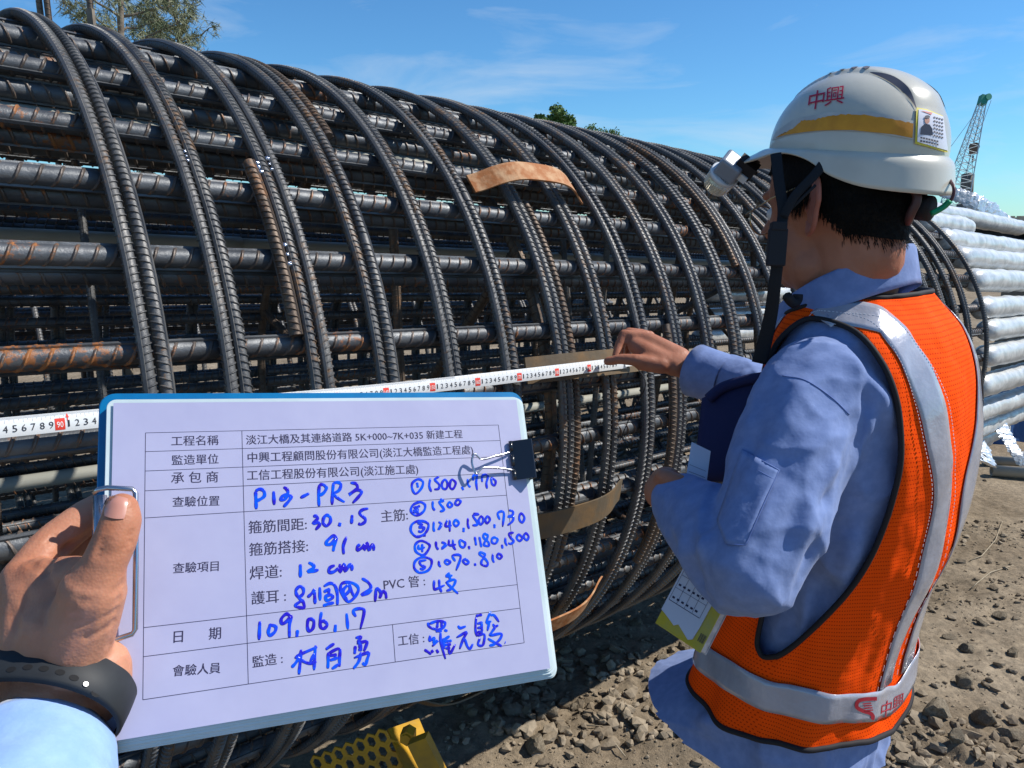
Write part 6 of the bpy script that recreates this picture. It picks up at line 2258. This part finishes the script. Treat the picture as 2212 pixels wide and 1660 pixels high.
smooth_obj(stamp('old_band', grid_between([(1678, 284), (1716, 258), (1790, 243), (1880, 242), (1974, 262)], [(1668, 304), (1706, 292), (1790, 282), (1880, 286), (1972, 302)], 40), M_AMB_OLD, hat, hat_t, lift=.0008))
smooth_obj(stamp('amber_band', grid_between([(1690, 290), (1716, 278), (1732, 262), (1760, 260), (1790, 252), (1830, 248), (1880, 251), (1930, 259), (1972, 268)], [(1676, 299), (1700, 292), (1740, 286), (1770, 283), (1800, 282), (1840, 282), (1880, 286), (1930, 291), (1970, 299)], 60, 5, 5), M_AMB, hat, hat_t, lift=.0014))
stamp('print_text', pix_text('中', (1741, 238), (42, -9), (6, -44)), M_REDP, hat, hat_t, lift=.0012)
stamp('print_text', pix_text('興', (1779, 228), (46, -7), (4, -44)), M_REDP, hat, hat_t, lift=.0012)
# ID badge under clear tape
M_YB = mat('yellow_badge_edge', (.72, .60, .05), .5); M_BW = mat('white_badge', (.74, .74, .80), .3, coat=.5)
smooth_obj(stamp('badge', grid_between([(1978, 234), (2000, 238), (2034, 252)], [(1975, 311), (2002, 318), (2044, 330)], 14, 10), M_YB, hat, hat_t, lift=.0018))
smooth_obj(stamp('badge', grid_between([(1982, 238), (2000, 241.5), (2034, 254)], [(1979, 307), (2002, 314), (2044, 326)], 14, 10), M_BW, hat, hat_t, lift=.0024))
M_JK = mat('badge_jacket_print', (.02, .03, .06), .5); M_FC = mat('badge_face_print', (.50, .24, .17), .5); M_TX = mat('badge_small_print', (.10, .10, .12), .6)
def blob(cx, cy, rx, ry, n=12): return [(cx, cy)] + [(cx + rx * math.cos(2 * PI * i / n), cy + ry * math.sin(2 * PI * i / n)) for i in range(n)], [(0, 1 + i, 1 + (i + 1) % n) for i in range(n)]
stamp('badge_print', ([(1985, 292), (1987, 276), (1994, 270), (2004, 271), (2010, 280), (2011, 294)], [(0, 1, 2, 3, 4, 5)]), M_JK, hat, hat_t, lift=.0030)
stamp('badge_print', blob(1999, 262, 5.2, 8), M_FC, hat, hat_t, lift=.0032)
stamp('badge_print', blob(1999, 255.5, 5.6, 3.6), M_JK, hat, hat_t, lift=.0036)
stamp('badge_print', ([(1986, 242), (2010, 246), (2008, 251), (1996, 246)], [(0, 1, 2, 3)]), M_LOGO, hat, hat_t, lift=.0030)
for k in range(6):
    for j in range(4): stamp('badge_print', ([(2013 + j * 5.4, 254 + k * 7.6 + j * 1.4), (2016.6 + j * 5.4, 255 + k * 7.6 + j * 1.4), (2016.6 + j * 5.4, 258.4 + k * 7.6 + j * 1.4), (2013 + j * 5.4, 257.4 + k * 7.6 + j * 1.4)], [(0, 1, 2, 3)]), M_TX, hat, hat_t, lift=.0030)
for k in range(2):
    for j in range(7): stamp('badge_print', ([(1985 + j * 5.6, 296.5 + k * 6.6 + j * 1.3), (1989 + j * 5.6, 297.3 + k * 6.6 + j * 1.3), (1989 + j * 5.6, 301 + k * 6.6 + j * 1.3), (1985 + j * 5.6, 300 + k * 6.6 + j * 1.3)], [(0, 1, 2, 3)]), M_TX, hat, hat_t, lift=.0030)

# suspension band, pads and nape ratchet seen under the rim
def hatL(f, l, u): return GC + GF * f + GL * l + GU * u
mb = MB()
mb.tube([hatL(math.cos(a) * .108, math.sin(a) * .088, -.030 - .022 * (1 - math.cos(a)) / 2) for a in [2 * PI * i / 60 for i in range(60)]], (.0150, .0016), 8, closed=True, up=(0, 0, 1))
mb.build('head_band', M_STRAP, hat, True)
M_PAD = mat('grey_clip_plastic', (.30, .27, .27), .5)
for al in (38, 112, -38, -112):
    a = R(al); c = hatL(math.cos(a) * .116, math.sin(a) * .097, -.018)
    mb = MB(); dd = (GF * math.cos(a) + GL * math.sin(a)).normalized(); tt = dd.cross(GU)
    mb.box(c, (.004, .013, .017), (dd, tt, GU)); o = mb.build('suspension_clip', M_PAD if al in (112, -112) else M_STRAP, hat)
    md = o.modifiers.new('b', 'BEVEL'); md.width = .003; md.segments = 2
mb = MB(); c = hatL(-.118, .0, -.068); mb.tube([c + GF * .008, c - GF * .010], .017, 16); mb.build('ratchet_knob', M_STRAP, hat, True)
mb = MB(); mb.tube(catmull([hatL(-.112, .03, -.035), hatL(-.124, .03, -.055), hatL(-.120, .03, -.075), hatL(-.112, .02, -.088)], 5), .006, 10); mb.build('nape_tube', mat('brown_rubber', (.07, .03, .028), .5), hat, True)
mb = MB(); mb.tube(catmull([P(2030, 455, 1.03), P(2046, 442, 1.02), P(2058, 425, 1.015), P(2060, 405, 1.015), P(2052, 390, 1.03)], 6), .0022, 7); mb.build('cord', mat('dark_red_cord', (.08, .02, .025), .5), hat, True)
mb = MB(); mb.tube(catmull([P(2012, 462, 1.02), P(2024, 456, 1.018), P(2040, 446, 1.015), P(2052, 434, 1.01)], 4), (.004, .006), 8); mb.build('green_clip', mat('green_plastic', (.0, .25, .10), .35), hat, True)
# chin strap
def strap(pix, wpx, name='chin_strap', th=.0011, m=M_STRAP):
    pts = catmull([P(q[0], q[1], q[2] + .042) for q in pix], 6); n = len(pts)
    w = [wpx[0] + (wpx[1] - wpx[0]) * i / (n - 1) for i in range(n)]
    V, F = tube(pts, [(th, w[i] * (pts[i] - EYE).length / FPX / 2) for i in range(n)], 10, up=(EYE - pts[0]).normalized())
    return wobj(name, V, F, m, hat, True)


strap([(1676, 332, 1.03), (1682, 390, 1.012), (1691, 450, 1.0), (1688, 490, .998), (1680, 540, 1.0)], (22, 22))
strap([(1790, 338, 1.0), (1760, 378, .992), (1716, 425, .992), (1692, 470, .996)], (20, 18))
strap([(1680, 560, 1.0), (1673, 620, 1.01), (1665, 680, 1.03), (1652, 740, 1.05), (1640, 785, 1.06)], (24, 32))
strap([(1690, 470, .999), (1762, 400, .985)], (6, 6))
mb = MB(); c = P(1678, 535, 1.034); dx = (P(1778, 538, 1.034) - P(1678, 535, 1.034)).normalized(); dy = (P(1670, 635, 1.034) - c).normalized(); dn = dx.cross(dy)
mb.box(c, (.0125, .025, .0045), (dx, dy, dn)); mb.box(c - dy * .028, (.0105, .006, .006), (dx, dy, dn)); o = mb.build('buckle', M_BIND, hat); md = o.modifiers.new('b', 'BEVEL'); md.width = .0015; md.segments = 2
mb = MB(); mb.tube(catmull([P(1700, 640, 1.07), P(1712, 655, 1.08), P(1722, 650, 1.09), P(1724, 636, 1.09)], 4), .007, 8); mb.build('chin_pad', M_BIND, hat, True)

# head lamp on the peak
LC = P(1576, 364, 1.205); LD = (P(1546, 402, 1.24) - LC).normalized()
lamp = empty('head_lamp', LC, 'small grey head lamp with ribbed clear lens clipped to the peak of the hard hat', 'head lamp')
M_LB = mat('grey_lamp_plastic', (.22, .25, .30), .3, 0, .5, coat=.3); M_LL = mat('ribbed_clear_lens', (.75, .68, .52), .12, trans=.45, coat=.5); M_LR = mat('white_bezel', (.60, .63, .66), .35)
ll, lu = LD.orthogonal().normalized(), None
lu = LD.cross(ll)
mb = MB(); mb.box(LC - LD * .003, (.0155, .0185, .0185), (LD, ll, lu)); o = mb.build('lamp_body', M_LB, lamp); md = o.modifiers.new('b', 'BEVEL'); md.width = .005; md.segments = 3
mb = MB(); mb.tube([LC + LD * .012, LC + LD * .0125, LC + LD * .019, LC + LD * .0195], [.0225, .0238, .0238, .0225], 28); br = mb.build('bezel', M_LR, lamp, True)
V = []; F = []; n = 72
for k, (h, r_) in enumerate(((.0195, .0225), (.040, .0212), (.044, .0195))):
    for i in range(n): a = 2 * PI * i / n; rr = r_ * (1 + (.022 if i % 2 else 0) * (k < 2)); V.append(LC + LD * h + ll * math.cos(a) * rr + lu * math.sin(a) * rr)
for k in range(2):
    for i in range(n): F.append((k * n + i, k * n + (i + 1) % n, (k + 1) * n + (i + 1) % n, (k + 1) * n + i))
F.append(tuple(2 * n + i for i in range(n))); wobj('lens', V, F, M_LL, lamp)
mb = MB(); b0 = P(1612, 362, 1.19); mb.box(b0, (.012, .010, .016), (LD, ll, lu)); mb.tube([b0 - LD * .004 + Vector((0, 0, .012)), P(1640, 352, 1.17)], .0022, 6); mb.tube([b0, P(1634, 376, 1.18)], .003, 6); o = mb.build('mounting_clip', M_BIND, lamp)
mb = MB(); mb.box(P(1597, 380, 1.195), (.006, .003, .013), (LD, ll, lu)); mb.build('hinge', M_LR, lamp)
ltree = BVHTree.FromPolygons([parent_matrix(lamp) @ v.co for v in br.data.vertices], [tuple(p.vertices) for p in br.data.polygons])
stamp('print_text', pix_text('3.7 LED', (1542, 372), (9, 9), (6, -6)), M_TX, lamp, ltree, lift=.0006)

# ================================================================ THINGS IN THE NEAR HAND
book = empty('notebook', P(1415, 1346, 1.115), 'worn yellow notebook with loose printed sheets clasped under the inspector\'s near forearm', 'notebook')
b00 = P(1415, 1346, 1.125); b10 = P(1512, 1411, 1.060); bup = P(1486, 955, 1.225)
bx_ = (b10 - b00); bw = bx_.length; bx_.normalize(); by_ = (bup - b00); bh = by_.length; by_ = (by_ - bx_ * by_.dot(bx_)).normalized(); bn = bx_.cross(by_)
if bn.y > 0: bn = -bn
M_YC = mat('worn_yellow_cover', (.55, .40, .02), .55, color2=(.42, .36, .10), noise_scale=22, ramp=(.45, .75)); M_PG = mat('page_edges', (.42, .36, .36), .8, color2=(.60, .55, .54), noise_scale=60)
M_SH = mat('loose_white_sheet', (.58, .58, .66), .7)
def slab3(o, x0, x1, y0, y1, z0, z1, m, name, parent):
    mb = MB(); c = o + bx_ * ((x0 + x1) / 2) + by_ * ((y0 + y1) / 2) + bn * ((z0 + z1) / 2)
    mb.box(c, ((x1 - x0) / 2, (y1 - y0) / 2, (z1 - z0) / 2), (bx_, by_, bn)); q = mb.build(name, m, parent); md = q.modifiers.new('b', 'BEVEL'); md.width = .0012; md.segments = 2; return q
slab3(b00, 0, bw, 0, bh * .80, -.0015, .0, M_YC, 'front_cover', book)
slab3(b00, .002, bw - .001, .002, bh * .80 - .002, -.0155, -.0017, M_PG, 'pages', book)
slab3(b00, 0, bw, 0, bh * .80, -.0175, -.0158, M_PG, 'back_cover', book)
shp = [(.0, .022), (.016, .017), (.030, .012), (.036, .017), (.060, .006), (bw * .78, .010), (bw * .80, .03), (bw * .82, .12), (bw * .80, bh * .95), (.002, bh * .95)]
V = [b00 + bx_ * x + by_ * y + bn * .0022 for x, y in shp]; n = len(V); V += [v - bn * .0012 for v in V]
o = wobj('loose_sheet', V, [tuple(range(n)), tuple(range(2 * n - 1, n - 1, -1))] + [(i, (i + 1) % n, n + (i + 1) % n, n + i) for i in range(n)], M_SH, book)
mb = MB()
def ln(x0, y0, x1, y1, w=.0007):
    a = b00 + bx_ * x0 + by_ * y0 + bn * .0026; b_ = b00 + bx_ * x1 + by_ * y1 + bn * .0026; t = (b_ - a).normalized(); s = t.cross(bn) * w / 2; mb.add([a - s, b_ - s, b_ + s, a + s], [(0, 1, 2, 3)])
for k in range(12): ln(.004, .040 + k * .020, bw * .72, .040 + k * .020, .0009 if k == 0 else .0005)
for k in range(5): ln(.004 + k * bw * .17, .040, .004 + k * bw * .17, .26, .0005)
for k in range(11):
    for j in range(6): ln(.007 + j * .0085, .046 + k * .020, .0115 + j * .0085, .046 + k * .020, .0030)
mb.build('sheet_print', M_INK, o)
mb = MB()
for k in range(9): 
    a = b00 + bx_ * (bw * .86 + .0012 * k) + by_ * .012 + bn * .0006; mb.add([a, a + bx_ * (.0004 + .0004 * (k % 3 == 0)), a + bx_ * (.0004 + .0004 * (k % 3 == 0)) + by_ * .012, a + by_ * .012], [(0, 1, 2, 3)])
mb.build('barcode', M_INK, book)
up_ = [P(1494, 955, 1.20), P(1535, 975, 1.18), P(1515, 1130, 1.12), P(1468, 1118, 1.14)]; tn = (up_[1] - up_[0]).cross(up_[3] - up_[0]).normalized() * .0008
V = up_ + [q + tn for q in up_]
o2 = wobj('loose_sheet', V, [(0, 1, 2, 3), (7, 6, 5, 4), (0, 4, 5, 1), (1, 5, 6, 2), (2, 6, 7, 3), (3, 7, 4, 0)], M_SH, book)
mb = MB()
for k in range(8):
    a_, b_ = up_[0].lerp(up_[3], .3 + k * .09), up_[1].lerp(up_[2], .3 + k * .09); e_ = (EYE - a_).normalized() * .001
    dn_ = (up_[3] - up_[0]).normalized() * .0006; p0_, p1_ = a_.lerp(b_, .08) + e_, a_.lerp(b_, .9) + e_; mb.add([p0_, p1_, p1_ + dn_, p0_ + dn_], [(0, 1, 2, 3)])
mb.build('sheet_print', M_INK, o2)
# navy pouch tucked in front of the chest
pch = empty('pouch', P(1540, 950, 1.30), 'navy blue cloth pouch tucked between the inspector\'s arms', 'pouch')
c_ = [P(1516, 861, 1.30), P(1660, 800, 1.24), P(1640, 1040, 1.20), P(1497, 1041, 1.27)]
nn = (c_[1] - c_[0]).cross(c_[3] - c_[0]).normalized() * .02
if nn.y < 0: nn = -nn
V = []; F = []; n = 10
for w in (0, 1):
    for j in range(n + 1):
        for i in range(n + 1):
            a = c_[0].lerp(c_[1], i / n); b = c_[3].lerp(c_[2], i / n); p = a.lerp(b, j / n)
            V.append(p + nn * (w * (.3 + .7 * math.sin(PI * i / n) * math.sin(PI * min(.95, j / n + .2)))) * (1 if w else 0) - nn * .25 * math.sin(PI * i / n) * (1 - w))
F = [(j * (n + 1) + i, (j + 1) * (n + 1) + i, (j + 1) * (n + 1) + i + 1, j * (n + 1) + i + 1) for j in range(n) for i in range(n)]
nb = (n + 1) ** 2; F += [tuple(nb + i for i in reversed(f)) for f in F[:]]
bd = [i for i in range(n + 1)] + [(j + 1) * (n + 1) - 1 for j in range(1, n + 1)] + [n * (n + 1) + i for i in range(n - 1, -1, -1)] + [j * (n + 1) for j in range(n - 1, 0, -1)]
F += [(bd[i], bd[(i + 1) % len(bd)], nb + bd[(i + 1) % len(bd)], nb + bd[i]) for i in range(len(bd))]
wobj('pouch_bag', V, F, M_NAVY, pch, True)
mb = MB(); mb.tube(catmull([P(1530, 862, 1.28), P(1560, 838, 1.27), P(1610, 822, 1.25), P(1650, 815, 1.23)], 5), .009, 10); mb.build('pouch_flap', M_NAVY, pch, True)
# thin black cord trailing from the tape hook
mb = MB(); mb.tube(catmull([on_cage(4, 1.50, TR + .03), P(1395, 830, 1.82), P(1370, 880, 1.85), P(1340, 950, 1.88)], 6), .0013, 6); mb.build('wrist_cord', M_BIND, tape, True)
bpy.context.view_layer.update()
